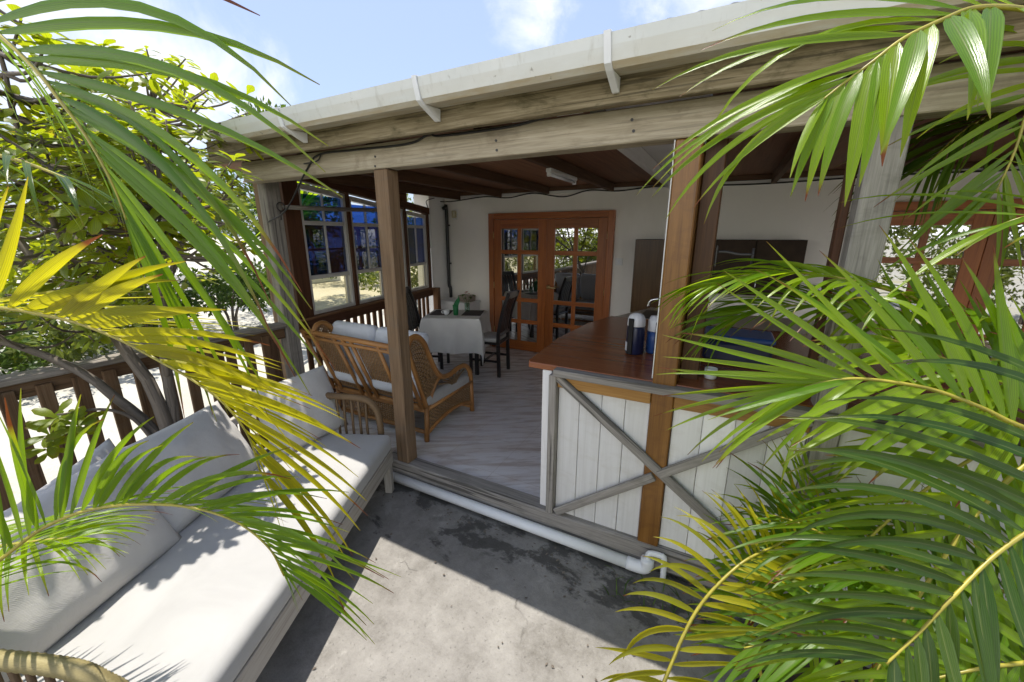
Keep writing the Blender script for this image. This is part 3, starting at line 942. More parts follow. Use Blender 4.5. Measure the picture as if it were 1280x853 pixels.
# ---------------------------------------------------------------- outdoor sofa
SF = Vector((-2.04, 1.96, 0)); SU = Vector((-.414, .91, 0)).normalized(); SN = Vector((-SU.y, SU.x, 0))
GZ = -.15
def sp(u, n_, z): return SF + SU * u + SN * n_ + Vector((0, 0, z))
SR = Matrix((SU, SN, Vector((0, 0, 1)))).transposed()
sofa = thing('outdoor_sofa', 'long off-white outdoor sofa on a grey timber frame with cane stick arms', 'sofa', tuple(sp(-.96, .4, GZ)))
m = MB()
soft_box(m, sp(-.912, .385, .262), (1.824, .77, .135), SR, .045, puff=.012)
weld(m.build('seat_cushion', M['canvas'], sofa, smooth=True))
fr = MB()
fr.bar(sp(-1.82, .03, .140), sp(-.0, .03, .140), .04, .115)
fr.bar(sp(-1.82, .80, .140), sp(-.0, .80, .140), .04, .115)
fr.bar(sp(-1.80, .052, .138), sp(-1.80, .778, .138), .04, .112)
fr.bar(sp(-.02, .052, .138), sp(-.02, .778, .138), .04, .112)
for k in range(9):
    u = -1.70 + k * .2
    fr.bar(sp(u, .052, .182), sp(u, .778, .182), .07, .018)
fr.build('frame', M['sofa_wood'], sofa)
for u in (-1.79, -.03):
    for n_ in (.045, .79):
        m = MB(); m.bar(sp(u, n_, GZ), sp(u, n_, .192 if n_ < .1 else .36), .055, .055, SU, .005)
        m.build('leg', M['sofa_wood'], sofa)
m = MB()
m.bar(sp(-1.80, .83, .62), sp(-.02, .83, .62), .03, .05)
for u in (-1.77, -1.3, -.95, -.6, -.10): m.bar(sp(u, .83, .15), sp(u, .83, .597), .03, .04, SU)
m.build('back_frame', M['sofa_wood'], sofa)
def sofa_arm(u, mat, flare):
    arm = MB()
    path = spline([sp(u, .86, .60), sp(u, .70, .605), sp(u, .45, .60), sp(u, .24, .585), sp(u, .15, .545), sp(u + flare * .3, .105, .44), sp(u, .10, .22)], 40)
    wr = []
    N = 110
    path = spline(path, N)
    rad = [.023 + (.0022 if i % 2 else 0) for i in range(N + 1)]
    arm.tube(path, rad, 10)
    o = arm.build('arm', mat, sofa, smooth=True)
    st = MB()
    for k in range(12):
        n_ = .80 - k * .055
        z = .595 - (0 if n_ > .24 else (.24 - n_) * .5)
        st.tube([sp(u, n_, .13), sp(u + .008 * math.sin(k * 2.1), n_ + .004, .35), sp(u, n_, z - .012)], .0095, 6)
    st.tube([sp(u, .84, .16), sp(u, .12, .16)], .013, 7)
    st.build('arm_sticks', M['old_cane'], o, smooth=True)
sofa_arm(-1.865, M['olive_cane'], .05)
sofa_arm(.035, M['old_cane'], 0)

def place_pillow(u, n_, w, h, t, yaw, lean, roll, label, seed, zb=.335):
    """stands on the seat, leaning back"""
    ex = (SU * math.cos(yaw) + SN * math.sin(yaw)); back = (SN * math.cos(yaw) - SU * math.sin(yaw))
    up_ = Vector((0, 0, 1)) * math.cos(lean) + back * math.sin(lean)
    nrm = ex.cross(up_)
    rot = Matrix((ex, up_, nrm)).transposed().to_4x4()
    c = sp(u, n_, zb) + up_ * (h / 2 - .02) + back * (t * .32)
    mat = Matrix.Translation(c) @ rot @ Matrix.Rotation(roll, 4, 'Z')
    mb = MB(); pillow(mb, w, h, t, mat, seed)
    o = weld(mb.build('sofa_cushion', M['canvas_pillow'], None, smooth=True))
    tag(o, label, 'cushion', 'loose back cushions on the outdoor sofa')
place_pillow(-1.47, .60, .72, .52, .20, R(-3), R(26), R(1), 'large plain cushion at the near end of the outdoor sofa by the thick cane arm', 1.)
place_pillow(-.78, .64, .70, .50, .19, R(2), R(27), R(-2), 'middle cushion of the outdoor sofa with gathered creases at its lower corner', 5.)
place_pillow(-.17, .47, .58, .50, .17, R(-25), R(22), R(2), 'cushion in the far corner of the outdoor sofa next to the cane loveseat', 9.)
place_pillow(-1.18, .84, .46, .44, .14, R(4), R(14), R(9), 'rear cushion showing just its top behind the middle sofa cushion', 13., .36)

# ---------------------------------------------------------------- rattan loveseat
LX0, LX1 = -3.30, -2.13
love = thing('rattan_loveseat', 'honey coloured rattan loveseat with woven back and sides seen from behind', 'loveseat', (-2.7, 2.75, 0))
TL, TR = Vector((-3.40, 2.29, .885)), Vector((-2.17, 2.25, .885))
BL, BR = Vector((-3.19, 2.40, .33)), Vector((-2.13, 2.42, .33))
def back_pt(u, v, off=0.):  # v 0 bottom .. 1 top
    p = BL.lerp(BR, u).lerp(TL.lerp(TR, u), v); return p + Vector((0, -off, 0))
m = MB()
m.tube([TL + Vector((-.03, 0, 0)), TL.lerp(TR, .5) + Vector((0, -.012, .006)), TR], .024, 10)
m.tube([TL + Vector((-.01, -.004, -.045)), TL.lerp(TR, .5) + Vector((0, -.012, -.045)), TR + Vector((0, 0, -.045))], .016, 8)
m.tube([BL + Vector((-.02, 0, 0)), BR], .022, 10)
m.tube([BL + Vector((-.02, .0, .05)), BR + Vector((0, 0, .05))], .013, 8)
m.build('back_frame', M['rattan'], love, smooth=True)
for u in (.0, .10, .36, .45, .535, .80, .90, 1.):
    m = MB(); m.tube([back_pt(u, 0, .018), back_pt(u, .5, .022), back_pt(u, 1, .018)], .0165 if u not in (.45,) else .019, 8)
    m.build('back_slat', M['rattan'], love, smooth=True)
for a, b in ((.11, .35), (.545, .79)):
    m = MB(); weave(m, lambda u, v: back_pt(a + (b - a) * u, .08 + .86 * v), 18, 30, .8, .003)
    m.build('back_weave', M['weave'], love)
# base at the rear
m = MB()
m.tube([(-3.2, 2.45, .28), (LX1, 2.46, .28)], .019, 8); m.tube([(-3.2, 2.45, .075), (LX1, 2.46, .075)], .019, 8)
for x in (-2.86, -2.3): m.tube([(x, 2.455, .075), (x, 2.455, .28)], .017, 8)
m.build('base_rail', M['rattan'], love, smooth=True)
m = MB(); weave(m, lambda u, v: (-3.17 + .86 * u, 2.457, .09 + .17 * v), 34, 9, .75, .003)
m.build('base_weave', M['weave'], love)
m = MB(); m.tube([(-3.2, 3.12, .28), (LX1, 3.12, .28)], .02, 8); m.tube([(-3.2, 3.12, .07), (LX1, 3.12, .07)], .02, 8)
m.build('front_rail', M['rattan'], love, smooth=True)
for xs_, sg in ((LX1, 1), (-3.24, -1)):
    X = xs_
    st_ = [Vector((X, 2.465, .30)), Vector((X, 2.36, .62)), Vector((X, 2.275, .90))]
    hp = [Vector((X, y, z)) for y, z in ((2.275, .90), (2.32, .955), (2.40, .955), (2.475, .88), (2.53, .76), (2.60, .62), (2.68, .53), (2.80, .505), (2.95, .53), (3.06, .515), (3.13, .44), (3.15, .33))]
    m = MB(); hoop = spline(hp, 60)
    m.tube(hoop, .024, 10); m.tube(spline(st_, 12), .02, 8)
    m.tube(spline([Vector((X, 2.49, .30)), Vector((X, 2.55, .42)), Vector((X, 2.63, .51)), Vector((X, 2.72, .525))], 14), .015, 8)
    m.tube([(X, 2.46, .295), (X, 3.14, .325)], .021, 8)
    m.build('arm_frame', M['rattan'], love, smooth=True)
    for y0, y1, z1 in ((2.465, 2.44, 0), (3.15, 3.16, 0)):
        m = MB(); m.tube([(X, y0, .33), (X, (y0 + y1) / 2, .15), (X, y1, 0)], .023, 10)
        m.build('leg', M['rattan'], love, smooth=True)
    m = MB(); m.tube(spline([Vector((X, 2.45, .07)), Vector((X, 2.62, .125)), Vector((X, 2.85, .155)), Vector((X, 3.05, .13)), Vector((X, 3.15, .085))], 20), .018, 8)
    m.build('side_rail', M['rattan'], love, smooth=True)
    sps = spline(st_, 40)
    lowc = spline([Vector((X, 2.49, .30)), Vector((X, 2.55, .42)), Vector((X, 2.63, .51)), Vector((X, 2.66, .54))], 20)
    edge = list(reversed(hoop[:32])) ; edge = lowc + edge[3:]
    def hoop_patch(u, v):
        a = spl_at(sps, v); b = spl_at(edge, v); return a.lerp(b, u)
    def spl_at(L, t):
        x = t * (len(L) - 1); k = min(int(x), len(L) - 2); return L[k].lerp(L[k + 1], x - k)
    m = MB(); weave(m, hoop_patch, 10, 34, .78, .003)
    m.build('hoop_weave', M['weave'], love)
    m = MB()
    def side_patch(u, v):
        y = 2.48 + .66 * u
        z0 = .075 + .08 * math.sin(math.pi * u); return (X, y, z0 + (.305 + .02 * u - z0) * v)
    weave(m, side_patch, 34, 12, .75, .003)
    m.build('side_weave', M['weave'], love)
    m = MB()
    for k in range(7):
        a = -1.0 + k * .33
        yb = 2.86; top = Vector((X, 2.84 + .20 * a, .505 - .03 * a * a + .01 * a))
        m.tube(spline([Vector((X, yb + .012 * (k - 3) * .4, .325)), Vector((X, yb + .05 * a, .42)), top], 8), .0085, 6)
    m.build('fan_sticks', M['old_cane'], love, smooth=True)
m = MB()
for k in range(2):
    soft_box(m, (-2.975 + k * .575, 2.79, .355), (.57, .68, .12), None, .045, puff=.015, seed=k)
weld(m.build('seat_pad', M['canvas'], love, smooth=True))
for k, (x, lab) in enumerate(((-2.99, 'white back cushion of the rattan loveseat nearer the windows'), (-2.42, 'white back cushion of the rattan loveseat nearer the open floor'))):
    m = MB(); rot = Matrix.Rotation(R(-15), 3, 'X')
    soft_box(m, (x, 2.475, .685), (.56, .13, .56), rot, .06, puff=.0, seed=k * 3 + 1)
    o = weld(m.build('loveseat_cushion', M['blue_white'], None, smooth=True))
    tag(o, lab, 'cushion', 'white cushions on the rattan loveseat')

# ---------------------------------------------------------------- dining table and what stands on it
TA = R(23); TCn = Vector((-3.06, 4.22, 0)); TU = Vector((math.cos(TA), math.sin(TA), 0)); TV = Vector((-math.sin(TA), math.cos(TA), 0))
def tp(u, v, z): return TCn + TU * u + TV * v + Vector((0, 0, z))
TRm = Matrix((TU, TV, Vector((0, 0, 1)))).transposed()
HX, HY, TZ = .36, .30, .745
table = thing('dining_table', 'small square dining table with dark legs hidden under a white cloth', 'table', tuple(tp(0, 0, 0)))
m = MB(); m.box(tp(0, 0, TZ - .016), (HX * 2, HY * 2, .028), TRm, .004)
m.build('table_top', M['black_wood'], table)
for a in (-1, 1):
    for b in (-1, 1):
        m = MB(); m.bar(tp(a * (HX - .05), b * (HY - .05), 0), tp(a * (HX - .05), b * (HY - .05), TZ - .032), .05, .05, TU)
        m.build('leg', M['black_wood'], table)
m = MB()
DROP = .45
def cloth_fn(u, v):
    x = (u * 2 - 1) * (HX + DROP); y = (v * 2 - 1) * (HY + DROP)
    cx = max(-HX, min(HX, x)); cy = max(-HY, min(HY, y)); ex, ey = abs(x) - HX, abs(y) - HY
    ex, ey = max(0, ex), max(0, ey)
    sx, sy = (1 if x > 0 else -1), (1 if y > 0 else -1)
    drop = math.hypot(ex, ey) if ex > 0 and ey > 0 else max(ex, ey)
    f = min(1, drop / .3)
    wob = (.026 * f * math.sin(x * 15 + 1.0) + .012 * f * math.sin(x * 37)) * (1 if ey > ex else 0) + .026 * f * math.sin(y * 19 + .4) * (1 if ex >= ey else 0)
    ox = oy = 0
    if ex > 0 and ey > 0:
        a = math.atan2(ey, ex); k = math.sin(2 * a)
        ox = sx * (.010 + .05 * f * math.cos(a) * 1.0 + .035 * k * f); oy = sy * (.010 + .05 * f * math.sin(a) + .035 * k * f)
        ox *= 1 - .9 * k * f * .45
    elif ex > 0: ox = sx * (.006 + .03 * f + wob)
    elif ey > 0: oy = sy * (.006 + .03 * f + wob)
    z = TZ + .004 - drop * .985
    if drop < .012: z = TZ + .004 - drop * .3
    return tp(cx + ox, cy + oy, max(z, .015))
m.grid(cloth_fn, 72, 68)
o = m.build('tablecloth', M['cloth'], None, smooth=True)
tag(o, 'white tablecloth draped over the small dining table with one corner near the floor', 'tablecloth')
zt = TZ + .0055
for u, v, lab in ((-.20, .05, 'dark plum placemat on the table beside the white cup'), (.22, .06, 'dark plum placemat on the table nearest the french doors')):
    m = MB(); m.box(tp(u, v, zt + .002), (.25, .36, .004), TRm, .001)
    tag(m.build('placemat', M['mat_dark']), lab, 'placemat', 'placemats on the dining table')
cup = thing('cup', 'small white cup standing on the dining table', 'cup', tuple(tp(-.10, -.10, zt + .0045)))
m = MB(); m.lathe(tp(-.10, -.10, zt + .0045), [(.024, 0), (.03, .006), (.038, .03), (.041, .062), (.038, .062), (.034, .03), (.02, .01), (.001, .009)], 20)
m.build('bowl', M['porcelain'], cup, smooth=True)
m = MB(); c_ = tp(-.10, -.10, zt + .0045)
m.tube(spline([c_ + TU * -.036 + Vector((0, 0, .05)), c_ + TU * -.06 + Vector((0, 0, .045)), c_ + TU * -.058 + Vector((0, 0, .022)), c_ + TU * -.034 + Vector((0, 0, .018))], 10), .005, 6)
m.build('handle', M['porcelain'], cup, smooth=True)
gl = thing('napkin_glass', 'green tumbler on the dining table holding folded green napkins', 'glass', tuple(tp(.02, -.09, zt)))
m = MB(); m.lathe(tp(.02, -.09, zt), [(.03, 0), (.034, .06), (.038, .13), (.036, .13), (.032, .06), (.027, .006), (.001, .005)], 20)
m.build('tumbler', M['green_paper'], gl, smooth=True)
m = MB()
for a, h in ((-.4, .085), (.5, .115), (1.4, .07)):
    c_ = tp(.02, -.09, zt + .02); d = TU * math.cos(a) * .03 + TV * math.sin(a) * .02
    m.poly_prism([c_ + Vector((0, 0, .08)) - TU * .03, c_ + Vector((0, 0, .08)) + TU * .03, c_ + d + TU * .028 + Vector((0, 0, .10 + h * .6)), c_ + d * 1.6 + Vector((0, 0, .11 + h)), c_ + d - TU * .03 + Vector((0, 0, .10 + h * .4))], TV * .006 + TU * .002 * a)
m.build('napkin', M['green_paper'], gl)
va = thing('flower_vase', 'glass vase on the dining table with a small pink flower and leaves', 'vase', tuple(tp(.13, .12, zt + .0045)))
vc = tp(.13, .12, zt + .0045)
m = MB(); m.lathe(vc, [(.032, 0), (.036, .02), (.036, .12), (.033, .12), (.033, .02), (.001, .012)], 20)
m.build('vase_body', M['glass_table'], va, smooth=True)
m = MB()
for k in range(7):
    a = k * 2.4; l = .05 + .03 * random.random()
    e = vc + Vector((math.cos(a) * l, math.sin(a) * l, .17 + .09 * random.random()))
    m.tube(spline([vc + Vector((0, 0, .015)), vc + Vector((math.cos(a) * .02, math.sin(a) * .02, .12)), e], 8), .0022, 5)
    d = (e - vc); d.z = 0; d.normalize(); s_ = Vector((-d.y, d.x, 0))
    m.grid(lambda u, v: e + d * (u * .07) + s_ * ((v - .5) * .045 * math.sin(math.pi * min(1, u * .95 + .03))) + Vector((0, 0, .03 * u - .05 * u * u)), 5, 2, (random.random(), .2))
m.build('stems', M['bush_leaf'], va, smooth=True)
m = MB()
for fx, fy, fz in ((0, 0, .265), (.028, .01, .24), (-.024, .014, .245)):
    for k in range(6):
        a = k * math.pi / 3
        c_ = vc + Vector((fx, fy, fz)); d = Vector((math.cos(a), math.sin(a), 0)); s_ = Vector((-d.y, d.x, 0))
        m.grid(lambda u, v: c_ + d * (u * .024) + s_ * ((v - .5) * .022 * math.sin(math.pi * min(1, u * .9 + .1))) + Vector((0, 0, .02 * u - .012 * u * u)), 4, 2)
m.build('flower', M['pink'], va, smooth=True)

# dining chairs
def dining_chair(c, ang, label, seat_mat):
    """faces +local u"""
    c = Vector(c); u = Vector((math.cos(ang), math.sin(ang), 0)); v = Vector((-math.sin(ang), math.cos(ang), 0))
    def p(a, b, z): return c + u * a + v * b + Vector((0, 0, z))
    ch = thing('dining_chair', label, 'chair', tuple(p(0, 0, 0)), 'black dining chairs at the table')
    for b in (-.17, .17):
        mm = MB()
        pts = [p(-.20, b, 0), p(-.19, b, .44), p(-.205, b, .62), p(-.26, b, .86), p(-.335, b, 1.07)]
        sp_ = spline(pts, 14)
        for q, r_ in zip(sp_[:-1], sp_[1:]): mm.bar(q, r_ + (r_ - q) * .06, .032, .042, u, .002)
        mm.build('rear_post', M['black_wood'], ch)
        mm = MB(); mm.bar(p(.19, b, 0), p(.19, b, .425), .036, .036, u)
        mm.build('leg', M['black_wood'], ch)
        mm = MB(); mm.bar(p(-.17, b, .20), p(.17, b, .20), .018, .03)
        mm.build('stretcher', M['black_wood'], ch)
    mm = MB(); mm.bar(p(0, -.152, .20), p(0, .152, .20), .018, .03); mm.build('stretcher', M['black_wood'], ch)
    mm = MB(); mm.box(p(0, 0, .435), (.42, .39, .03), Matrix((u, v, Vector((0, 0, 1)))).transposed(), .008)
    mm.build('seat', M['black_wood'], ch)
    mm = MB(); mm.bar(p(-.325, -.155, 1.04), p(-.325, .155, 1.04), .028, .075, (0, 0, 1)); mm.build('top_rail', M['black_wood'], ch)
    mm = MB(); mm.bar(p(-.205, -.155, .55), p(-.205, .155, .55), .024, .04)
    mm.build('back_rail', M['black_wood'], ch)
    for b in (-.095, -.032, .032, .095):
        mm = MB(); sp_ = spline([p(-.205, b, .57), p(-.255, b, .84), p(-.32, b, 1.01)], 6)
        for q, r_ in zip(sp_[:-1], sp_[1:]): mm.bar(q, r_ + (r_ - q) * .05, .045, .012, u, .001)
        mm.build('back_slat', M['black_wood'], ch)
    mm = MB(); soft_box(mm, p(.01, 0, .475), (.37, .37, .05), Matrix((u, v, Vector((0, 0, 1)))).transposed(), .022, puff=.008)
    weld(mm.build('seat_pad', M[seat_mat], ch, smooth=True))
dining_chair((-2.60, 4.30, 0), R(188), 'tall black dining chair on the french door side of the table', 'canvas')
dining_chair((-3.41, 4.10, 0), R(22), 'tall black dining chair between the table and the blue windows', 'blue_white')

# ---------------------------------------------------------------- back wall fittings
cab = thing('side_cabinet', 'low white cabinet with grey woven front panel against the back wall in the corner', 'cabinet', (-3.75, 5.2, 0))
m = MB(); m.span(-4.03, -3.42, 5.05, 5.40, .70, .735, .004); m.span(-4.02, -3.98, 5.06, 5.39, 0, .699); m.span(-3.47, -3.43, 5.06, 5.39, 0, .699)
m.span(-3.978, -3.472, 5.07, 5.11, .60, .698); m.span(-3.978, -3.472, 5.07, 5.11, .05, .10)
m.build('carcass', M['white_paint'], cab)
m = MB(); m.span(-3.976, -3.474, 5.085, 5.10, .102, .598, .001)
m.build('front_panel', M['grey_weave'], cab)
basket = MB()
for k in range(9):
    z = .738 + k * .011
    ring = [Vector((-3.56 + .10 * (1 + k * .012) * sx, 5.22 + .075 * (1 + k * .012) * sy, z)) for sx, sy in ((-1, -1), (1, -1), (1, 1), (-1, 1), (-1, -1))]
    basket.tube(ring, .0062, 5)
basket.span(-3.65, -3.47, 5.15, 5.29, .7355, .741, .001)
tag(basket.build('basket', M['grey_weave']), 'small grey woven basket on the low white cabinet', 'basket')

bp = thing('waste_pipe', 'slim black pipe running down the back wall in the corner', 'pipe', (-4.0, 5.37, .74))
m = MB(); m.tube(spline([Vector((-4.01, 5.30, 2.15)), Vector((-4.01, 5.35, 2.17)), Vector((-4.01, 5.375, 2.12)), Vector((-4.01, 5.375, 1.2)), Vector((-4.01, 5.375, .95)), Vector((-3.985, 5.375, .90)), Vector((-3.985, 5.375, .745))], 40), .026, 10)
m.build('pipe', M['black_pipe'], bp, smooth=True)
m = MB()
for z in (1.9, 1.3): m.span(-4.045, -3.975, 5.395, 5.417, z - .012, z + .012)
m.build('clip', M['iron'], bp)
cd = thing('conduit', 'short white vertical conduit on the corner pillar beside the black pipe', 'conduit', (-4.1, 5.0, 1.55))
m = MB(); m.span(-4.075, -4.035, 4.985, 5.017, 1.55, 2.15, .004); m.build('trunking', M['white_plastic'], cd)
m = MB(); m.tube(spline([Vector((-4.055, 4.98, 2.15)), Vector((-4.05, 4.95, 2.24)), Vector((-4.02, 5.1, 2.29))], 10), .006, 6); m.build('cable', M['wire'], cd)
jb = thing('wall_lamp', 'small pale box lamp high on the back wall beside the black pipe', 'wall lamp', (-3.86, 5.40, 2.05))
m = MB(); m.span(-3.91, -3.81, 5.40, 5.417, 1.99, 2.14, .004); m.build('back_plate', M['white_plastic'], jb)
m = MB(); m.span(-3.895, -3.825, 5.34, 5.399, 2.01, 2.12, .012); m.build('cover', M['glass_clear'], jb)
m = MB(); m.span(-3.87, -3.85, 5.36, 5.398, 2.03, 2.10, .006); m.build('lamp_holder', M['porcelain'], jb)
sw = thing('light_switch', 'white light switch on the cream wall right of the french doors', 'switch', (-1.25, 5.41, 1.4))
m = MB(); m.span(-1.30, -1.205, 5.405, 5.417, 1.36, 1.455, .003); m.build('plate', M['white_plastic'], sw)
m = MB(); m.span(-1.27, -1.235, 5.399, 5.404, 1.385, 1.43, .001); m.build('rocker', M['porcelain'], sw)
tl = thing('tube_light', 'unlit white fluorescent tube batten fixed under a ceiling joist', 'ceiling light', (-1.38, 3.6, 2.25))
m = MB(); m.span(-1.405, -1.355, 3.26, 3.92, 2.25, 2.284, .006); m.build('batten', M['tube'], tl)
m = MB(); m.tube([(-1.38, 3.29, 2.236), (-1.38, 3.89, 2.236)], .013, 10); m.build('tube', M['porcelain'], tl, smooth=True)
m = MB(); m.span(-1.397, -1.363, 3.265, 3.29, 2.219, 2.249); m.span(-1.397, -1.363, 3.89, 3.915, 2.219, 2.249); m.build('end_holder', M['white_plastic'], tl)

# pole hung across the windows on an iron ring
pole = thing('curtain_pole', 'weathered wooden pole hung across the blue windows on an iron ring', 'curtain pole', (-3.45, 2.4, 1.95))
p0 = Vector((-3.46, 2.30, 1.985)); p1 = wl(1.62, 2.055, .10)
m = MB(); m.tube([p0, p0.lerp(p1, .3) + Vector((0, 0, -.006)), p0.lerp(p1, .7) + Vector((0, 0, -.004)), p1], [.018, .021, .022, .020], 10)
m.build('pole', M['grey_wood'], pole, smooth=True)
m = MB(); rc = p0 + Vector((.01, -.03, 0))
m.tube([rc + Vector((0, math.cos(a) * .036, math.sin(a) * .036)) for a in [k * math.pi / 8 for k in range(17)]], .006, 6)
m.tube([rc + Vector((.0, -.01, -.036)), rc + Vector((0, -.012, -.11))], .005, 6)
m.build('ring', M['iron'], pole, smooth=True)

# bolt heads on the front beam
for bx_, by_ in ((469, 196), (469, 208), (620, 176), (621, 188), (790, 150), (792, 164)):
    q = on_y(bx_, by_, 2.0535)
    m = MB(); m.tube([q + Vector((0, -.003, 0)), q + Vector((0, .002, 0))], .007, 8); m.build('bolt_head', M['iron'], house)
# cables
def cable(pts, r, label, n=60):
    m = MB(); m.tube(spline(pts, n), r, 6)
    tag(m.build('cable', M['wire'], None, smooth=True), label, 'cable')
Yc = 2.046
cable([on_y(335, 278, 2.03), on_y(358, 262, 2.035), on_y(383, 213, Yc), on_y(398, 194, Yc), on_y(440, 188, Yc), on_y(510, 180, Yc), on_y(536, 168, Yc), on_y(552, 170, Yc), on_y(640, 158, Yc), on_y(705, 140, Yc), on_y(760, 134, Yc), on_y(850, 118, Yc), on_y(960, 102, Yc), on_y(1060, 92, Yc)], .0065,
      'black cable running along the pale front beam and drooping at its left end', 120)
cable([on_y(380, 205, 2.03), on_y(392, 203, 2.03), on_y(398, 200, 2.04), on_y(401, 194, Yc)], .005, 'short loose cable loop tied to the front beam near the left corner', 20)
Yw = YB - .045
cable([(-4.2, Yw - .1, 2.27), (-3.9, Yw - .05, 2.25), (-3.3, Yw, 2.30), (-2.9, Yw, 2.27), (-2.5, Yw, 2.315), (-2.05, Yw, 2.25), (-1.7, Yw, 2.315), (-1.3, Yw, 2.29), (-.8, Yw, 2.32), (.2, Yw, 2.29), (1.4, Yw, 2.31), (2.6, Yw, 2.29)], .008, 'dark cable looping along the top of the back wall under the ceiling', 120)

# ---------------------------------------------------------------- kitchen corner behind the bar
kt = thing('kitchen_counter', 'speckled kitchen worktop with inset dark hob behind the red bar top', 'kitchen counter', (0, 4.1, 0))
m = MB()
poly = [Vector((x, y, .945)) for x, y in ((-.885, 3.725), (-.64, 4.42), (1.1, 4.42), (1.1, 3.725))]
base = len(m.v)
for p in poly: m.v.append(p)
for p in poly: m.v.append(p + Vector((0, 0, .055)))
m.face([base + 3, base + 2, base + 1, base], [(0, 0)] * 4); m.face([base + 4 + i for i in range(4)], [(p.x, p.y) for p in poly])
for i in range(4):
    j = (i + 1) % 4; m.face([base + i, base + j, base + 4 + j, base + 4 + i], [(0, 0), (1, 0), (1, .05), (0, .05)])
m.build('worktop', M['worktop'], kt)
m = MB(); m.span(-.55, 1.08, 3.76, 4.38, 0, .943, .003); m.build('carcass', M['white_timber'], kt)
m = MB(); m.span(-.66, -.22, 3.80, 4.2, 1.0015, 1.010, .002); m.build('hob', M['black'], kt)
tc2 = thing('tall_cabinet', 'tall glossy brown cabinet against the back wall left of the brown post', 'cabinet', (-.7, 5.2, 0))
m = MB(); m.span(-1.0, -.40, 5.12, 5.415, 0, 1.70, .003); m.build('carcass', M['dark_cabinet'], tc2)
m = MB(); m.span(-.997, -.403, 5.10, 5.118, .01, 1.697, .002); m.build('door', M['cabinet'], tc2)
dc = thing('wall_cupboard', 'dark brown two door cupboard on the shaded wall right of the brown post', 'cupboard', (.3, 5.3, 1.2))
m = MB(); m.span(-.18, .72, 5.14, 5.417, 1.1, 1.70, .003); m.build('carcass', M['dark_cabinet'], dc)
for a in (-.177, .275):
    m = MB(); m.span(a, a + .442, 5.12, 5.138, 1.105, 1.697, .003); o = m.build('door', M['dark_cabinet'], dc)
    m = MB(); hx = a + (.40 if a < 0 else .04); m.tube([(hx, 5.108, 1.2), (hx, 5.108, 1.32)], .006, 6); m.build('handle', M['steel'], o)
tap = thing('kitchen_tap', 'curved chrome swan neck tap rising behind the bar bottles', 'tap', (-.42, 3.5, 1.012))
tb = on_y(832, 410, 3.45); tb.z = 1.012
hz = on_y(820, 374, 3.45).z
m = MB(); m.tube(spline([tb, Vector((tb.x, 3.45, hz - .06)), Vector((tb.x - .03, 3.45, hz - .01)), Vector((tb.x - .085, 3.45, hz)), Vector((tb.x - .14, 3.45, hz - .02)), Vector((tb.x - .155, 3.45, hz - .07))], 30), .012, 10)
m.build('spout', M['steel'], tap, smooth=True)
m = MB(); m.lathe(tb, [(.03, 0), (.03, .012), (.018, .02), (.016, .07), (.001, .072)], 16); m.tube([tb + Vector((0, 0, .05)), tb + Vector((.05, -.03, .08))], .006, 6)
m.build('base', M['steel'], tap, smooth=True)
ZB = 1.0115
fl = thing('vacuum_flask', 'navy and pale vacuum flask with a black handle strap on the red bar top', 'flask', (-.45, 2.56, ZB))
fc = Vector((-.455, 2.56, ZB))
m = MB(); m.lathe(fc, [(.052, 0), (.056, .008), (.056, .17), (.053, .18)], 24); m.build('body', M['navy'], fl, smooth=True)
m = MB(); m.lathe(fc, [(.0535, .181), (.056, .186), (.054, .225), (.042, .25), (.02, .262), (.001, .264)], 24); m.build('lid', M['white_paint'], fl, smooth=True)
m = MB()
hd = Vector((-.35, -.93, 0)).normalized()
m.bar(fc + hd * .060 + Vector((0, 0, .005)), fc + hd * .061 + Vector((0, 0, .235)), .036, .010, hd)
m.build('strap', M['black'], fl)
m = MB(); d2_ = Vector((-.85, -.5, 0)).normalized(); m.bar(fc + d2_ * .0565 + Vector((0, 0, .02)), fc + d2_ * .0565 + Vector((0, 0, .075)), .026, .003, d2_); m.build('label_patch', M['white_paint'], fl)
jg = thing('water_jug', 'squat jug with blue lower half and cream top beside the navy flask', 'jug', (-.36, 2.60, ZB))
jc = Vector((-.345, 2.63, ZB))
m = MB(); m.lathe(jc, [(.044, 0), (.05, .01), (.052, .09), (.05, .145)], 20); m.build('body', M['blue'], jg, smooth=True)
m = MB(); m.lathe(jc, [(.0505, .146), (.052, .15), (.049, .21), (.036, .24), (.001, .243)], 20); m.build('top', M['white_paint'], jg, smooth=True)
sc_ = thing('steel_canister', 'tall brushed steel canister on the bar top against the brown post', 'canister', (-.29, 2.52, ZB))
m = MB(); m.lathe((-.292, 2.50, ZB), [(.036, 0), (.038, .006), (.038, .205), (.034, .208)], 20); m.build('body', M['steel'], sc_, smooth=True)
m = MB(); m.lathe((-.292, 2.50, ZB), [(.0345, .209), (.038, .212), (.037, .225), (.012, .228), (.012, .238), (.001, .24)], 20); m.build('lid', M['navy'], sc_, smooth=True)
bx = thing('cool_box', 'navy blue cool box on the bar top right of the brown post', 'cool box', (.1, 2.75, ZB))
m = MB(); m.span(-.06, .30, 2.60, 2.85, ZB, ZB + .13, .02); m.build('body', M['navy'], bx)
m = MB(); m.span(-.065, .305, 2.595, 2.855, ZB + .132, ZB + .165, .012); m.build('lid', M['blue'], bx)
mg = thing('mug', 'small white mug on the edge of the bar near the palm leaves', 'mug', (0, 2.25, ZB))
m = MB(); m.lathe((.0, 2.27, ZB), [(.026, 0), (.03, .004), (.032, .055), (.029, .055), (.027, .008), (.001, .006)], 18); m.build('bowl', M['porcelain'], mg, smooth=True)
th_ = thing('towel_holder', 'black iron paper towel holder screwed to the side of the brown post', 'towel holder', (-.14, 2.2, 1.6))
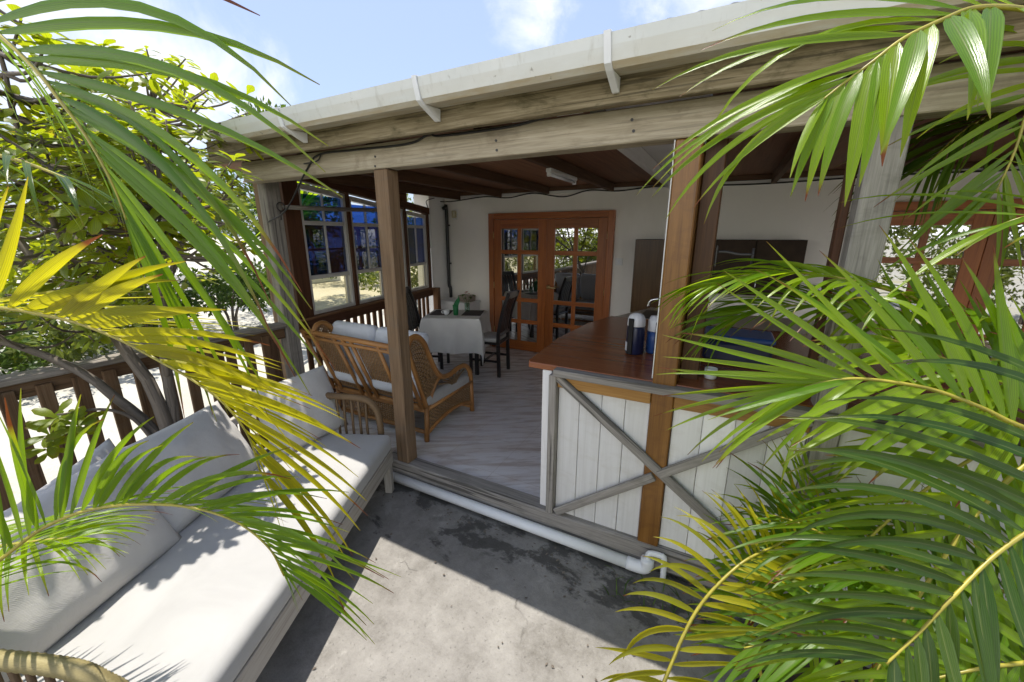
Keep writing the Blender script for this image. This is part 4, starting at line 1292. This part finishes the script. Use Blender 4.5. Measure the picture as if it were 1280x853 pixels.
m = MB(); m.span(-.049, -.041, 2.22, 2.26, 1.60, 1.70, .002); m.build('plate', M['iron'], th_)
m = MB(); m.tube(spline([Vector((-.042, 2.24, 1.67)), Vector((.0, 2.24, 1.67)), Vector((.05, 2.24, 1.66)), Vector((.11, 2.24, 1.66))], 10), .007, 7); m.tube([(.11, 2.24, 1.69), (.11, 2.24, 1.61)], .006, 7); m.build('arm', M['iron'], th_, smooth=True)
# ---------------------------------------------------------------- palms
ZU = Vector((0, 0, 1))
def leaflet(mb, p, d, wv, L, w, droop, fold, rn, K=9, curl=0.):
    """one blade from p along d; wv is the blade's width direction"""
    d = d.normalized(); base = len(mb.v); pos = Vector(p)
    wv = (wv - d * wv.dot(d)).normalized()
    pts = []; step = L / K
    for k in range(K + 1):
        t = k / K
        pts.append((Vector(pos), Vector(d), Vector(wv), t))
        d = (d + Vector((0, 0, -1)) * droop * (.25 + 1.5 * t) / K + wv * curl / K).normalized()
        wv = (wv - d * wv.dot(d)).normalized()
        pos = pos + d * step
    for q, dd, ww, t in pts:
        prof = min(1, .22 + (t / .16) ** .8 * .78) if t < .16 else (1 - ((t - .16) / .84) ** 2.1)
        hw = max(.0006, w * .5 * prof)
        nn = dd.cross(ww).normalized()
        fd = fold * hw
        mb.v.append(q - ww * hw + nn * fd); mb.v.append(q); mb.v.append(q + ww * hw + nn * fd)
    for k in range(K):
        a = base + 3 * k; t0, t1 = k / K, (k + 1) / K
        mb.face([a, a + 1, a + 4, a + 3], [(t0, 0), (t0, .5), (t1, .5), (t1, 0)], rn)
        mb.face([a + 1, a + 2, a + 5, a + 4], [(t0, .5), (t0, 1), (t1, 1), (t1, .5)], rn)

def frond(parent, ctrl, up, n=34, L=.55, w=.038, a0=72, a1=22, v=28, droop=.7, mat='palm_green', start=.1, rad=(.008, .0025), stalk='rachis',
          sides=(1, -1), Lfn=None, taper=.35, dro=None, seed=1, fold=.35, twist=0., name='frond', base_pts=None, jit=1.):
    rnd = random.Random(seed)
    def sel(x, sd): return (x[0] if sd > 0 else x[1]) if isinstance(x, tuple) else x
    pts = [Vector(c) for c in ctrl]
    N = 80
    sp_ = spline(pts, N)
    if base_pts: stem = spline([Vector(b) for b in base_pts] + [pts[0]], 24)
    else: stem = None
    mb = MB(); Rg = MB()
    rr = [rad[0] + (rad[1] - rad[0]) * (i / N) for i in range(N + 1)]
    Rg.tube(sp_, rr, 7)
    if stem: Rg.tube(stem, [rad[0] * (2.0 - 1.0 * i / 24) for i in range(25)], 7)
    lens = [0]
    for i in range(N): lens.append(lens[-1] + (sp_[i + 1] - sp_[i]).length)
    for i in range(n):
        t = start + (1 - start) * (i + .5) / n
        for sd in sides:
            tt = min(.999, max(0, t + rnd.uniform(-.25, .25) / n + (0.25 / n if sd > 0 else -.25 / n)))
            x = tt * N; k = min(int(x), N - 1)
            p = sp_[k].lerp(sp_[k + 1], x - k)
            T = (sp_[min(k + 2, N)] - sp_[max(k - 1, 0)]).normalized()
            upv = Vector(up(tt)) if callable(up) else Vector(up)
            S = T.cross(upv).normalized(); Nn = S.cross(T).normalized()
            f = min(1, max(0, (tt - start) / (1 - start)))
            a = R(sel(a0, sd) + (sel(a1, sd) - sel(a0, sd)) * f ** 1.1 + rnd.gauss(0, 3.0) * jit)
            vv = R(sel(v, sd) + rnd.gauss(0, 5) * jit)
            Sv = S * sd * math.cos(vv) + Nn * math.sin(vv)
            d = T * math.cos(a) + Sv * math.sin(a)
            wv = -T * math.sin(a) + Sv * math.cos(a)
            ell = sel(L, sd) * (Lfn(f) if Lfn else (.62 + .38 * math.sin(math.pi * min(1, .18 + .62 * f)) if f < .75 else 1 - 1.6 * (f - .75)))
            ell *= 1 + rnd.gauss(0, .05) * jit
            nn = d.cross(wv)
            tw = R(twist * sd + rnd.gauss(0, 9) * jit)
            wv2 = wv * math.cos(tw) + nn * math.sin(tw)
            if d.cross(wv2).dot(Nn) < 0: wv2 = -wv2
            leaflet(mb, p, d, wv2, ell, sel(w, sd) * (1 + rnd.gauss(0, .08)) * (1 - taper * f), sel(droop, sd) * (dro(f) if dro else 1) * (1 + rnd.gauss(0, .30) * jit) + (rnd.uniform(.6, 2.0) if rnd.random() < .07 else 0), fold, (rnd.random(), rnd.random()), curl=rnd.gauss(0, .12) * jit)
    o = mb.build(name, M[mat], parent, smooth=True)
    Rg.build('stalk', M[stalk], o, smooth=True)
    return o

def px(*l): return [at(*c) for c in l]
def mixn(zf, ff, rf=0.): return (ZU * zf + FW * ff + RT * rf)

# left clump, rooted just outside the picture's left edge
lp = thing('areca_palm', 'areca palm with green and yellow fronds arching over the outdoor sofa from the left', 'palm', (-1.75, -.45, -.17))
LB = Vector((-1.75, -.45, -.17))
def stem_pts(b, top, lean=.2):
    b = Vector(b); top = Vector(top)
    return [b, b.lerp(top, .35) + Vector((0, 0, .25)), b.lerp(top, .75) + Vector((0, 0, .22))]
def cane(parent, b, h, r, lean):
    m = MB(); b = Vector(b); K = 26
    pts = [b + Vector((lean[0] * (k / K) ** 1.4, lean[1] * (k / K) ** 1.4, h * k / K)) for k in range(K + 1)]
    m.tube(pts, [r * (1.0 - .25 * k / K) * (1.10 if k % 4 == 0 else 1) for k in range(K + 1)], 10)
    m.build('trunk', M['rachis_g'], parent, smooth=True)
for k, (dx, dy, h, lx, ly) in enumerate(((0, 0, .9, .05, .1), (.12, .06, .7, .1, .12), (-.1, .05, 1.0, -.05, .05), (.02, -.12, .8, .1, -.1), (.16, -.05, .5, .1, .05))):
    cane(lp, LB + Vector((dx, dy, 0)), h, .022, (lx, ly))

# L1: upper green frond
def dpx(k, *l): return [at(x, y, d * k) for x, y, d in l]
c = dpx(.78, (-150, -60, .98), (-70, -10, .93), (0, 45, .90), (47, 90, .88), (75, 126, .87), (101, 160, .87), (127, 203, .88), (145, 240, .90), (158, 275, .92))
frond(lp, c, mixn(.45, .8, .1), n=24, L=(.74, .28), w=(.0205, .013), a0=(42, 50), a1=(6, 20), v=(12, 30), droop=(.85, 1.9), rad=(.005, .0015), Lfn=lambda f: 1 - .42 * f, mat='palm_green', start=.06, seed=3, base_pts=stem_pts(LB + Vector((0, 0, .8)), c[0]))
# L2: yellow frond
c = dpx(.74, (-160, 400, 1.22), (-80, 385, 1.15), (0, 385, 1.1), (60, 395, 1.08), (100, 405, 1.06), (150, 425, 1.05), (200, 452, 1.04), (240, 475, 1.04), (280, 505, 1.05), (310, 545, 1.08), (325, 590, 1.1))
frond(lp, c, mixn(.62, .7), n=27, L=(.50, .38), w=(.025, .018), Lfn=lambda f: 1 - .42 * f, a0=(27, 56), a1=(31, 16), v=(8, 55), droop=(.48, .3), dro=lambda f: .15 + 1.1 * f, rad=(.0045, .0015), jit=.6, mat='palm_yellow', start=.05, seed=5, base_pts=stem_pts(LB + Vector((-.1, .05, .7)), c[0]))
# L3: lower green frond over the sofa
c = dpx(.80, (-130, 800, 1.05), (-60, 745, 1.0), (0, 700, .98), (60, 657, .96), (130, 634, .95), (220, 632, .95), (290, 650, .96), (335, 684, .98), (355, 720, 1.0))
frond(lp, c, mixn(.55, .75), n=44, L=(.38, .24), w=(.0165, .012), a0=(46, 60), a1=(34, 22), v=(14, 42), droop=(.6, .8), rad=(.0045, .0015), Lfn=lambda f: 1 - .38 * f, mat='palm_green', start=.08, seed=8, base_pts=stem_pts(LB + Vector((.1, .05, .4)), c[0]))
# L4: small yellowing frond low at the left edge
c = px((-120, 700, 1.2), (-60, 690, 1.18), (0, 683, 1.16), (50, 676, 1.16), (95, 672, 1.18))
frond(lp, c, mixn(1, .1), n=24, L=.26, w=.016, a0=62, a1=18, v=15, droop=1.0, mat='palm_lime', start=.1, seed=12, base_pts=stem_pts(LB + Vector((0, -.1, .4)), c[0]))
# L5: behind-left filler with drooping grey-green blades
c = px((-200, 150, 1.0), (-120, 165, .98), (-40, 185, .96), (30, 203, .95), (85, 224, .94))
frond(lp, c, mixn(1, .3), n=8, L=.26, w=.020, a0=60, a1=25, v=5, droop=1.6, mat='palm_dark', start=.2, seed=15, base_pts=stem_pts(LB + Vector((-.1, .05, .8)), c[0]))

# right clump
rp = thing('areca_palm', 'dense areca palm filling the right side in front of the bar with sunlit arching fronds', 'palm', (1.05, 1.25, -.165))
RB = Vector((1.05, 1.25, -.165))
for k, (dx, dy, h, lx, ly) in enumerate(((0, 0, 1.1, -.05, .05), (.14, .08, .9, .1, .06), (-.12, .08, .8, -.12, .0), (.02, -.14, .9, -.02, -.1), (.2, -.08, 1.2, .1, .02), (-.2, -.02, .6, -.15, .05), (-.05, .22, .9, -.1, .1), (.3, .2, 1.0, .1, .1))):
    cane(rp, RB + Vector((dx, dy, 0)), h, .024, (lx, ly))
def rs(dx, dy, h, c): return stem_pts(RB + Vector((dx, dy, h)), c[0])
# R1 upper right
c = px((1440, 80, .80), (1360, 32, .77), (1280, 12, .75), (1220, 10, .75), (1180, 24, .75), (1130, 48, .76), (1090, 78, .77), (1050, 108, .79), (1030, 124, .8))
frond(rp, c, mixn(.6, -.7), n=17, L=(.47, .30), w=(.024, .036), a0=(60, 66), a1=(14, 26), v=(10, 6), droop=(.72, .75), rad=(.006, .002), mat='palm_lime', start=.1, seed=21, base_pts=rs(.1, 0, 1.0, c))
# R2 behind it
c = px((1400, -90, 1.25), (1350, -20, 1.22), (1315, 50, 1.2), (1290, 120, 1.2), (1268, 190, 1.22), (1245, 240, 1.25))
frond(rp, c, mixn(.35, -.9), n=22, L=.44, w=.024, a0=(84, 70), a1=(30, 25), v=8, droop=.42, mat='palm_lime', start=.12, seed=23, base_pts=rs(.2, .1, 1.0, c))
c = px((1440, 110, 1.5), (1350, 110, 1.5), (1270, 130, 1.5), (1210, 160, 1.52), (1165, 200, 1.55))
frond(rp, c, mixn(1, -.1), n=24, L=.50, w=.028, a0=66, a1=25, v=10, droop=.9, mat='palm_dark', start=.1, seed=24, base_pts=rs(.3, .2, 1.0, c))
# R3 fan at centre right
c = px((1480, 610, .92), (1400, 575, .94), (1280, 535, .95), (1224, 509, .96), (1160, 486, .98), (1081, 474, 1.0), (1035, 477, 1.02), (1005, 484, 1.04))
frond(rp, c, mixn(.45, -.85), n=26, L=(.46, .40), w=.037, taper=.66, a0=(80, 70), a1=(4, 4), v=(12, 5), droop=(.16, .4), mat='palm_lime', start=.06, seed=27, base_pts=rs(0, -.1, .5, c), Lfn=lambda f: .85 + .15 * math.sin(math.pi * f))
# R4 silver drooping frond behind the fan
c = px((1440, 520, 1.3), (1350, 470, 1.3), (1250, 415, 1.32), (1150, 375, 1.35), (1060, 350, 1.4), (990, 341, 1.45), (930, 345, 1.5), (885, 358, 1.53))
frond(rp, c, mixn(1, -.1), n=40, L=.40, w=.026, a0=66, a1=18, v=8, droop=1.05, mat='palm_lime', start=.08, seed=31, base_pts=rs(-.05, .22, .7, c))
c = px((1440, 560, 1.4), (1340, 505, 1.4), (1240, 455, 1.42), (1150, 415, 1.45), (1070, 390, 1.5), (1000, 382, 1.55), (945, 388, 1.6), (905, 402, 1.63))
frond(rp, c, mixn(1, -.2), n=38, L=.40, w=.026, a0=68, a1=18, v=14, droop=.9, mat='palm_green', start=.08, seed=32, base_pts=rs(-.08, .2, .6, c))
# R5 near frond at lower right, and others arching the same way behind it
c = px((1520, 520, .76), (1420, 585, .70), (1340, 632, .69), (1280, 668, .68), (1235, 702, .67), (1190, 748, .66), (1150, 790, .66), (1108, 830, .66))
frond(rp, c, mixn(.35, -.9), n=20, L=(.48, .34), w=(.0215, .027), a0=(64, 54), a1=(54, 40), v=6, droop=(.75, .12), rad=(.005, .002), mat='palm_dark', start=.05, seed=35, base_pts=rs(.1, -.1, .8, c), Lfn=lambda f: 1 - .5 * f)
c = px((1500, 470, 1.1), (1400, 510, 1.05), (1310, 560, 1.02), (1240, 620, 1.0), (1185, 690, 1.0), (1140, 760, 1.0), (1100, 830, 1.0), (1070, 890, 1.02))
frond(rp, c, mixn(.35, -.9), n=24, L=.44, w=.028, a0=(64, 56), a1=(48, 36), v=8, droop=.4, mat='palm_lime', start=.05, seed=36, base_pts=rs(.05, -.05, .6, c))
c = px((1460, 480, 1.35), (1340, 520, 1.32), (1240, 560, 1.32), (1160, 610, 1.33), (1090, 670, 1.35), (1040, 730, 1.37), (1000, 790, 1.4))
frond(rp, c, mixn(.45, -.85), n=28, L=.42, w=.028, a0=62, a1=28, v=10, droop=.5, mat='palm_lime', start=.05, seed=37, base_pts=rs(0, .05, .5, c))
# R6 yellow-green frond low in front of the bar
c = px((800, 960, 1.36), (815, 905, 1.35), (830, 853, 1.35), (870, 765, 1.36), (921, 709, 1.39), (965, 684, 1.43), (1010, 664, 1.48), (1060, 652, 1.54))
frond(rp, c, mixn(.55, -.8), n=36, L=(.32, .27), w=.023, a0=(60, 114), a1=(20, 66), v=8, droop=(.8, 1.15), mat='palm_lemon', start=.14, seed=38, rad=(.008, .003), base_pts=[RB + Vector((-.25, -.35, .0)), RB + Vector((-.5, -.3, .15))])
# fillers
c = px((1420, 980, 1.1), (1300, 880, 1.18), (1180, 765, 1.25), (1080, 695, 1.33), (1000, 655, 1.40), (950, 640, 1.56))
frond(rp, c, mixn(.8, -.5), n=28, L=.36, w=.024, a0=72, a1=22, v=12, droop=.7, mat='palm_green', start=.06, seed=61, base_pts=rs(0, -.1, .1, c))
c = px((1120, 960, 1.5), (1070, 860, 1.52), (1025, 770, 1.55), (1000, 700, 1.6), (1000, 640, 1.66), (1015, 590, 1.7))
frond(rp, c, mixn(.5, -.85), n=28, L=.32, w=.024, a0=80, a1=30, v=10, droop=.9, mat='palm_lime', start=.08, seed=62, base_pts=rs(-.1, -.2, .0, c))
c = px((985, 960, 1.55), (955, 860, 1.55), (940, 780, 1.57), (940, 720, 1.6), (955, 670, 1.65))
frond(rp, c, mixn(.5, -.85), n=24, L=.27, w=.023, a0=84, a1=34, v=8, droop=1.0, mat='palm_green', start=.1, seed=63, base_pts=rs(-.2, -.2, .0, c))
c = px((1500, 800, .95), (1400, 810, .92), (1310, 825, .9), (1230, 835, .9), (1160, 850, .92))
frond(rp, c, mixn(.5, -.8), n=16, L=.36, w=.028, a0=60, a1=24, v=8, droop=.4, mat='palm_lime', start=.06, seed=64, base_pts=rs(.1, -.2, .3, c))
c = px((1490, 560, 1.15), (1400, 530, 1.16), (1310, 500, 1.18), (1230, 470, 1.2), (1160, 440, 1.24), (1100, 420, 1.3))
frond(rp, c, mixn(.5, -.8), n=24, L=.36, w=.036, a0=82, a1=30, v=6, droop=.2, mat='palm_lime', start=.06, seed=65, base_pts=rs(.1, .1, .5, c))
c = px((1480, 860, 1.15), (1380, 800, 1.2), (1280, 750, 1.25), (1180, 715, 1.3), (1090, 700, 1.37), (1010, 702, 1.43), (950, 720, 1.48))
frond(rp, c, mixn(.9, -.5), n=30, L=.38, w=.026, a0=70, a1=22, v=14, droop=.8, mat='palm_green', start=.06, seed=43, base_pts=rs(0, -.14, .3, c))
c = px((1500, 980, 1.0), (1380, 920, 1.05), (1280, 870, 1.1), (1180, 830, 1.15), (1080, 805, 1.2), (1000, 800, 1.25), (930, 810, 1.3))
frond(rp, c, mixn(.8, -.6), n=28, L=.36, w=.028, a0=70, a1=22, v=16, droop=.6, mat='palm_green', start=.06, seed=44, base_pts=rs(0, -.2, .2, c))
c = px((1480, 700, 1.5), (1380, 680, 1.55), (1280, 665, 1.6), (1180, 655, 1.65), (1090, 660, 1.7), (1020, 675, 1.76))
frond(rp, c, mixn(1, -.1), n=28, L=.42, w=.028, a0=70, a1=24, v=14, droop=.9, mat='palm_green', start=.06, seed=48, base_pts=rs(.15, .2, .3, c))
c = px((1500, 330, 1.0), (1420, 290, 1.02), (1350, 270, 1.05), (1290, 270, 1.08), (1240, 285, 1.12))
frond(rp, c, mixn(.8, -.5), n=5, L=.46, w=.020, a0=50, a1=14, v=8, droop=.75, mat='palm_lime', start=.1, seed=50, base_pts=rs(.2, -.05, 1.0, c))

# ---------------------------------------------------------------- broad-leaved shrub beside the railing
def rosette(mb, p, axis, n, L, rnd, w=.42, K=4):
    """whorl of spoon-shaped leaves round a shoot tip"""
    axis = axis.normalized(); e1 = axis.orthogonal().normalized(); e2 = axis.cross(e1)
    a = rnd.random() * 6.28
    for i in range(n):
        a += 2.4 + rnd.gauss(0, .15); lift = rnd.uniform(.15, .85)
        rad = e1 * math.cos(a) + e2 * math.sin(a)
        d = (rad * math.cos(lift) + axis * math.sin(lift)).normalized()
        wv = axis.cross(rad).normalized(); l = L * rnd.uniform(.65, 1.15)
        base = len(mb.v); pos = p + rad * .006 - axis * rnd.uniform(0, .05); rn = (rnd.random(), rnd.random())
        dd = Vector(d)
        for k in range(K + 1):
            t = k / K
            hw = l * w * .5 * (math.sin(math.pi * min(1, t ** 1.5 * .86 + .03)) if t > 0 else .08)
            nn = dd.cross(wv)
            for s_, q in ((-1, .25), (0, 0), (1, .25)):
                mb.v.append(pos + wv * (hw * s_) + nn * (-q * hw))
            dd = (dd + Vector((0, 0, -.10)) - axis * .10).normalized(); pos = pos + dd * (l / K)
        for k in range(K):
            b = base + 3 * k; t0, t1 = k / K, (k + 1) / K
            mb.face([b, b + 3, b + 4, b + 1], [(t0, 0), (t1, 0), (t1, .5), (t0, .5)], rn)
            mb.face([b + 1, b + 4, b + 5, b + 2], [(t0, .5), (t1, .5), (t1, 1), (t0, 1)], rn)

def shrub(name, label, base, stems, crown, n_tips, L, mat, seed, cat='shrub', group=None, leaves=9, twig_r=.011):
    """stems: polylines; crown: ellipsoids (centre, radii); shoots end in rosettes joined to the nearest stem"""
    rnd = random.Random(seed)
    root = thing(name, label, cat, base, group)
    tr = MB(); nodes = []
    for pts, r0 in stems:
        s_ = spline(pts, 18)
        s_ = [q + Vector((noise.noise(q * 5) * .02, noise.noise(q * 5 + Vector((7, 0, 0))) * .02, 0)) for q in s_]
        tr.tube(s_, [r0 * (1 - .7 * i / 18) for i in range(19)], 8)
        nodes += s_[5:]
    cr = MB()
    for i in range(n_tips):
        c_, rad, wgt = crown[i % len(crown)]
        for _ in range(30):
            q = Vector((rnd.uniform(-1, 1), rnd.uniform(-1, 1), rnd.uniform(-1, 1)))
            if .25 < q.length < 1 and noise.noise(Vector(c_) * 1.3 + q * 1.9) > -.22: break
        tip = Vector(c_) + Vector((q.x * rad[0], q.y * rad[1], q.z * rad[2]))
        nd = min(nodes, key=lambda z: (z - tip).length + max(0, z.z - tip.z) * 1.5)
        if (nd - tip).length < 1.1:
            mid = nd.lerp(tip, .55) + Vector((rnd.gauss(0, .03), rnd.gauss(0, .03), -.06))
            tr.tube(spline([nd, mid, tip], 6), [twig_r, twig_r * .85, twig_r * .75, twig_r * .65, twig_r * .55, twig_r * .45, twig_r * .4], 5)
        ax = (tip - nd).normalized() * .5 + Vector((rnd.gauss(0, .25), rnd.gauss(0, .25), .8))
        rosette(cr, tip, ax, leaves + rnd.randint(-2, 2), L * rnd.uniform(.85, 1.15), rnd)
        if rnd.random() < .6: rosette(cr, tip.lerp(nd, .12), ax, 4, L, rnd)
    tr.build('trunk', M['bark'], root, smooth=True)
    cr.build('crown', M[mat], root, smooth=True)
    return root
SB = Vector((-2.98, 1.02, -.15))
st = [([SB, SB + Vector((.02, .02, .35)), SB + Vector((-.06, 0, .75)), (-3.3, .98, 1.15), (-3.75, .8, 1.7), (-4.0, .7, 2.3)], .055),
      ([SB + Vector((0, .02, .45)), (-3.1, 1.1, .85), (-3.3, 1.25, 1.3), (-3.45, 1.45, 2.0), (-3.5, 1.5, 2.6)], .035),
      ([SB + Vector((-.05, 0, .6)), (-3.35, .8, .95), (-3.8, .5, 1.25), (-4.3, .2, 1.6)], .032),
      ([SB + Vector((-.02, 0, .5)), (-3.12, .85, .72), (-3.2, .62, .78)], .015),
      ([(-3.3, .98, 1.15), (-3.2, .85, 1.6), (-3.05, .75, 2.2), (-2.95, .75, 2.7)], .022),
      ([(-3.3, 1.25, 1.3), (-3.7, 1.6, 1.7), (-4.1, 1.9, 2.1), (-4.3, 2.0, 2.6)], .024),
      ([(-3.6, .87, 1.5), (-3.9, 1.2, 2.0), (-4.1, 1.3, 2.8)], .022),
      ([(-3.1, 1.1, .85), (-2.95, 1.1, 1.3), (-2.6, 1.05, 1.85)], .018)]
cr = [((-2.5, 1.02, 1.95), (.26, .5, .38), 1), ((-2.62, .8, 2.2), (.35, .5, .4), 1), ((-3.5, 1.2, 2.1), (.85, .8, .75), 1), ((-4.1, .8, 2.1), (.8, .8, .9), 1), ((-3.0, .8, 1.95), (.45, .5, .6), 1), ((-4.2, 1.7, 2.2), (.8, .7, .9), 1), ((-3.6, .9, 1.45), (.6, .7, .35), 1), ((-4.3, .4, 1.6), (.6, .6, .7), 1), ((-3.4, 1.5, 2.5), (.7, .5, .5), 1)]
main_shrub = shrub('broadleaf_shrub', 'tall broad-leaved shrub with bare grey trunk behind the outdoor sofa by the railing', SB, st, cr, 380, .105, 'shrub_leaf', 11)
# low shoots hanging in front of the railing
rnd_ = random.Random(4)
m = MB()
for q in ((-3.2, .62, .78), (-3.16, .68, .70), (-3.26, .58, .68), (-3.2, .55, .62), (-3.1, .66, .74)):
    rosette(m, Vector(q), Vector((.3, -.2, .7)), 10, .12, rnd_)
m.build('low_shoots', M['shrub_leaf'], main_shrub, smooth=True)

# ---------------------------------------------------------------- bushes and trees beyond
def leafy(mb, c, rad, n, L, rnd, lobes=7):
    """many small leaves in clumps through an uneven crown"""
    lob = []
    for i in range(lobes):
        q = Vector((rnd.gauss(0, .5), rnd.gauss(0, .5), rnd.gauss(0, .42)))
        if q.length > 1: q.normalize()
        lob.append((Vector((q.x * rad[0], q.y * rad[1], q.z * rad[2])), rnd.uniform(.3, .55)))
    for i in range(n):
        lc, lr = lob[rnd.randrange(lobes)]
        q = Vector((rnd.gauss(0, 1), rnd.gauss(0, 1), rnd.gauss(0, 1))).normalized() * rnd.uniform(.55, 1.05)
        p = Vector(c) + lc + Vector((q.x * rad[0], q.y * rad[1], q.z * rad[2])) * lr
        d = (q + Vector((rnd.gauss(0, .6), rnd.gauss(0, .6), rnd.gauss(.1, .5)))).normalized()
        s_ = d.orthogonal().normalized(); s_ = Matrix.Rotation(rnd.random() * 6.28, 3, d) @ s_
        l = L * rnd.uniform(.6, 1.3); w = l * .24; nn = d.cross(s_)
        b = len(mb.v); rn = (rnd.random(), rnd.random())
        mb.v.extend([p, p + d * l * .45 + s_ * w - nn * w * .3, p + d * l, p + d * l * .45 - s_ * w - nn * w * .3, p + d * l * .5])
        mb.face([b, b + 1, b + 4], [(0, .5), (.45, 0), (.5, .5)], rn); mb.face([b + 1, b + 2, b + 4], [(.45, 0), (1, .5), (.5, .5)], rn)
        mb.face([b + 2, b + 3, b + 4], [(1, .5), (.45, 1), (.5, .5)], rn); mb.face([b + 3, b, b + 4], [(.45, 1), (0, .5), (.5, .5)], rn)
def bush(label, c, rad, n, L, mat, seed, group, trunk=None, name='garden_bush', cat='bush'):
    rnd = random.Random(seed); c = Vector(c)
    root = thing(name, label, cat, (c.x, c.y, -.24), group)
    m = MB(); leafy(m, c, rad, n, L, rnd, 9)
    m.build('crown', M[mat], root)
    m = MB(); g0 = Vector((c.x, c.y, -.24))
    for k in range(5):
        a = k * 1.26 + seed
        e = c + Vector((math.cos(a) * rad[0] * .5, math.sin(a) * rad[1] * .5, rad[2] * .2))
        r0 = (.05 if trunk else .025) * (1 if k else 1.4)
        m.tube(spline([g0 + Vector((math.cos(a), math.sin(a), 0)) * .05, g0.lerp(c, .6) + Vector((math.cos(a), math.sin(a), 0)) * .12, e], 8), [r0 * (1 - .08 * i) for i in range(9)], 6)
    m.build('trunk', M['bark'], root, smooth=True)
    return root
GB = 'bushes beyond the railing'
bush('dark green rounded bush beyond the railing left of the corner posts', (-8.9, 4.45, .6), (1.05, 1.0, .85), 3800, .12, 'bush_leaf', 1, GB)
bush('low pale green bush farther left beyond the railing', (-9.5, 2.2, .45), (1.6, 1.6, .7), 3500, .13, 'pale_leaf', 2, GB)
bush('low bush at the far left end of the railing', (-8.0, .2, .35), (1.3, 1.3, .6), 3000, .12, 'bush_leaf', 3, GB)
bush('bright green bush seen through the far blue window', (-8.0, 9.6, 1.3), (1.7, 1.5, 1.5), 4500, .14, 'pale_leaf', 4, GB)
bush('low dark bush far out on the sand seen through the second blue window', (-13.5, 11.5, .3), (1.6, 1.4, .7), 3000, .15, 'bush_leaf', 5, GB)
GT = 'trees beyond the railing'
bush('pale green leafy tree behind the broad-leaved shrub', (-9.8, 3.4, 2.2), (1.7, 1.6, 1.5), 4200, .17, 'pale_leaf', 6, GT, 1, 'garden_tree', 'tree')
bush('taller tree at the far left behind the palm fronds', (-9.5, -.8, 2.2), (1.8, 1.8, 1.6), 4200, .17, 'pale_leaf', 7, GT, 1, 'garden_tree', 'tree')
bush('dark leafy tree rising behind the house corner', (-12.0, 7.4, 3.0), (2.3, 2.1, 1.6), 6000, .17, 'bush_leaf', 8, GT, 1, 'garden_tree', 'tree')
GR = 'garden bushes behind the terrace'  # two right-hand bushes added out of view to mask sky glow in the panes
for i, (x, y, z, r_) in enumerate(((-5.0, -4.8, .7, 1.2), (-1.0, -6.5, .5, 1.3), (3.4, -4.6, 1.5, 1.7), (6.2, -2.6, 1.6, 1.8), (-7.2, -4.0, 1.1, 1.5))):
    bush('leafy garden bush across the terrace mirrored in the french door panes', (x, y, z), (r_, r_ * .8, z + .4), 5500, .15, 'pale_leaf', 20 + i, GR)
# small fan palm beyond the corner posts
fp = thing('pandanus_palm', 'spiky yellow-green screw palm beyond the corner posts of the veranda', 'palm', (-6.6, 4.6, -.24))
m = MB(); m.tube([(-6.6, 4.6, -.24), (-6.62, 4.6, .8), (-6.6, 4.62, 1.9)], [.09, .075, .06], 10); m.build('trunk', M['bark'], fp, smooth=True)
m = MB(); rnd = random.Random(77)
for k in range(90):
    a = k * 2.399; e = rnd.uniform(-.3, 1.2); d = Vector((math.cos(a) * math.cos(e), math.sin(a) * math.cos(e), math.sin(e)))
    leaflet(m, Vector((-6.6, 4.62, 1.9 + .2 * rnd.random())), d, d.cross(ZU) if abs(d.z) < .95 else Vector((1, 0, 0)), rnd.uniform(.7, 1.1), .06, rnd.uniform(.8, 1.6), .4, (rnd.random(), rnd.random()))
m.build('crown', M['palm_lime'], fp, smooth=True)
# low wall far off beyond the sand
lw = MB(); lw.box((-15.5, 4.5, .15), (.25, 16, .8), None, .02)
tag(lw.build('garden_wall', M['wall']), 'low cream garden wall across the pale sand beyond the railing', 'wall')
# weeds at the foot of the pipe
wd = MB(); rnd = random.Random(9)
for k in range(60):
    x = rnd.uniform(-.35, .35); y = rnd.uniform(1.75, 1.97)
    a = rnd.random() * 6.28; d = Vector((math.cos(a) * .6, math.sin(a) * .6, 1))
    leaflet(wd, Vector((x, y, -.155)), d, d.cross(ZU), rnd.uniform(.04, .11), .008, 1.2, .2, (rnd.random(), rnd.random()), K=4)
tag(wd.build('weeds', M['bush_leaf']), kind='stuff')

# dry leaf bits blown against the pipe and the sofa legs
lb = MB(); rnd = random.Random(31)
def litter(x, y):
    a = rnd.random() * 6.28; l = rnd.uniform(.008, .026); d = Vector((math.cos(a), math.sin(a), 0)); s_ = Vector((-d.y, d.x, 0)); p = Vector((x, y, -.1475 + .004 * rnd.random()))
    w = l * rnd.uniform(.15, .4); b = len(lb.v); r2 = (rnd.random(), 1.0)
    lb.v.extend([p, p + d * l * .5 + s_ * w + ZU * .004, p + d * l + ZU * .006, p + d * l * .5 - s_ * w + ZU * .002])
    lb.face([b, b + 1, b + 2, b + 3], [(0, 0), (.5, 0), (1, 0), (.5, 1)], r2)
for k in range(150): litter(rnd.uniform(-2.1, .2), 1.96 - abs(rnd.gauss(0, .07)))
for k in range(60): litter(rnd.uniform(-.9, .25), 1.9 - abs(rnd.gauss(0, .2)))
for k in range(22): litter(rnd.uniform(-2.0, .2), rnd.uniform(.6, 1.9))
tag(lb.build('leaf_litter', M['bark']), kind='stuff')
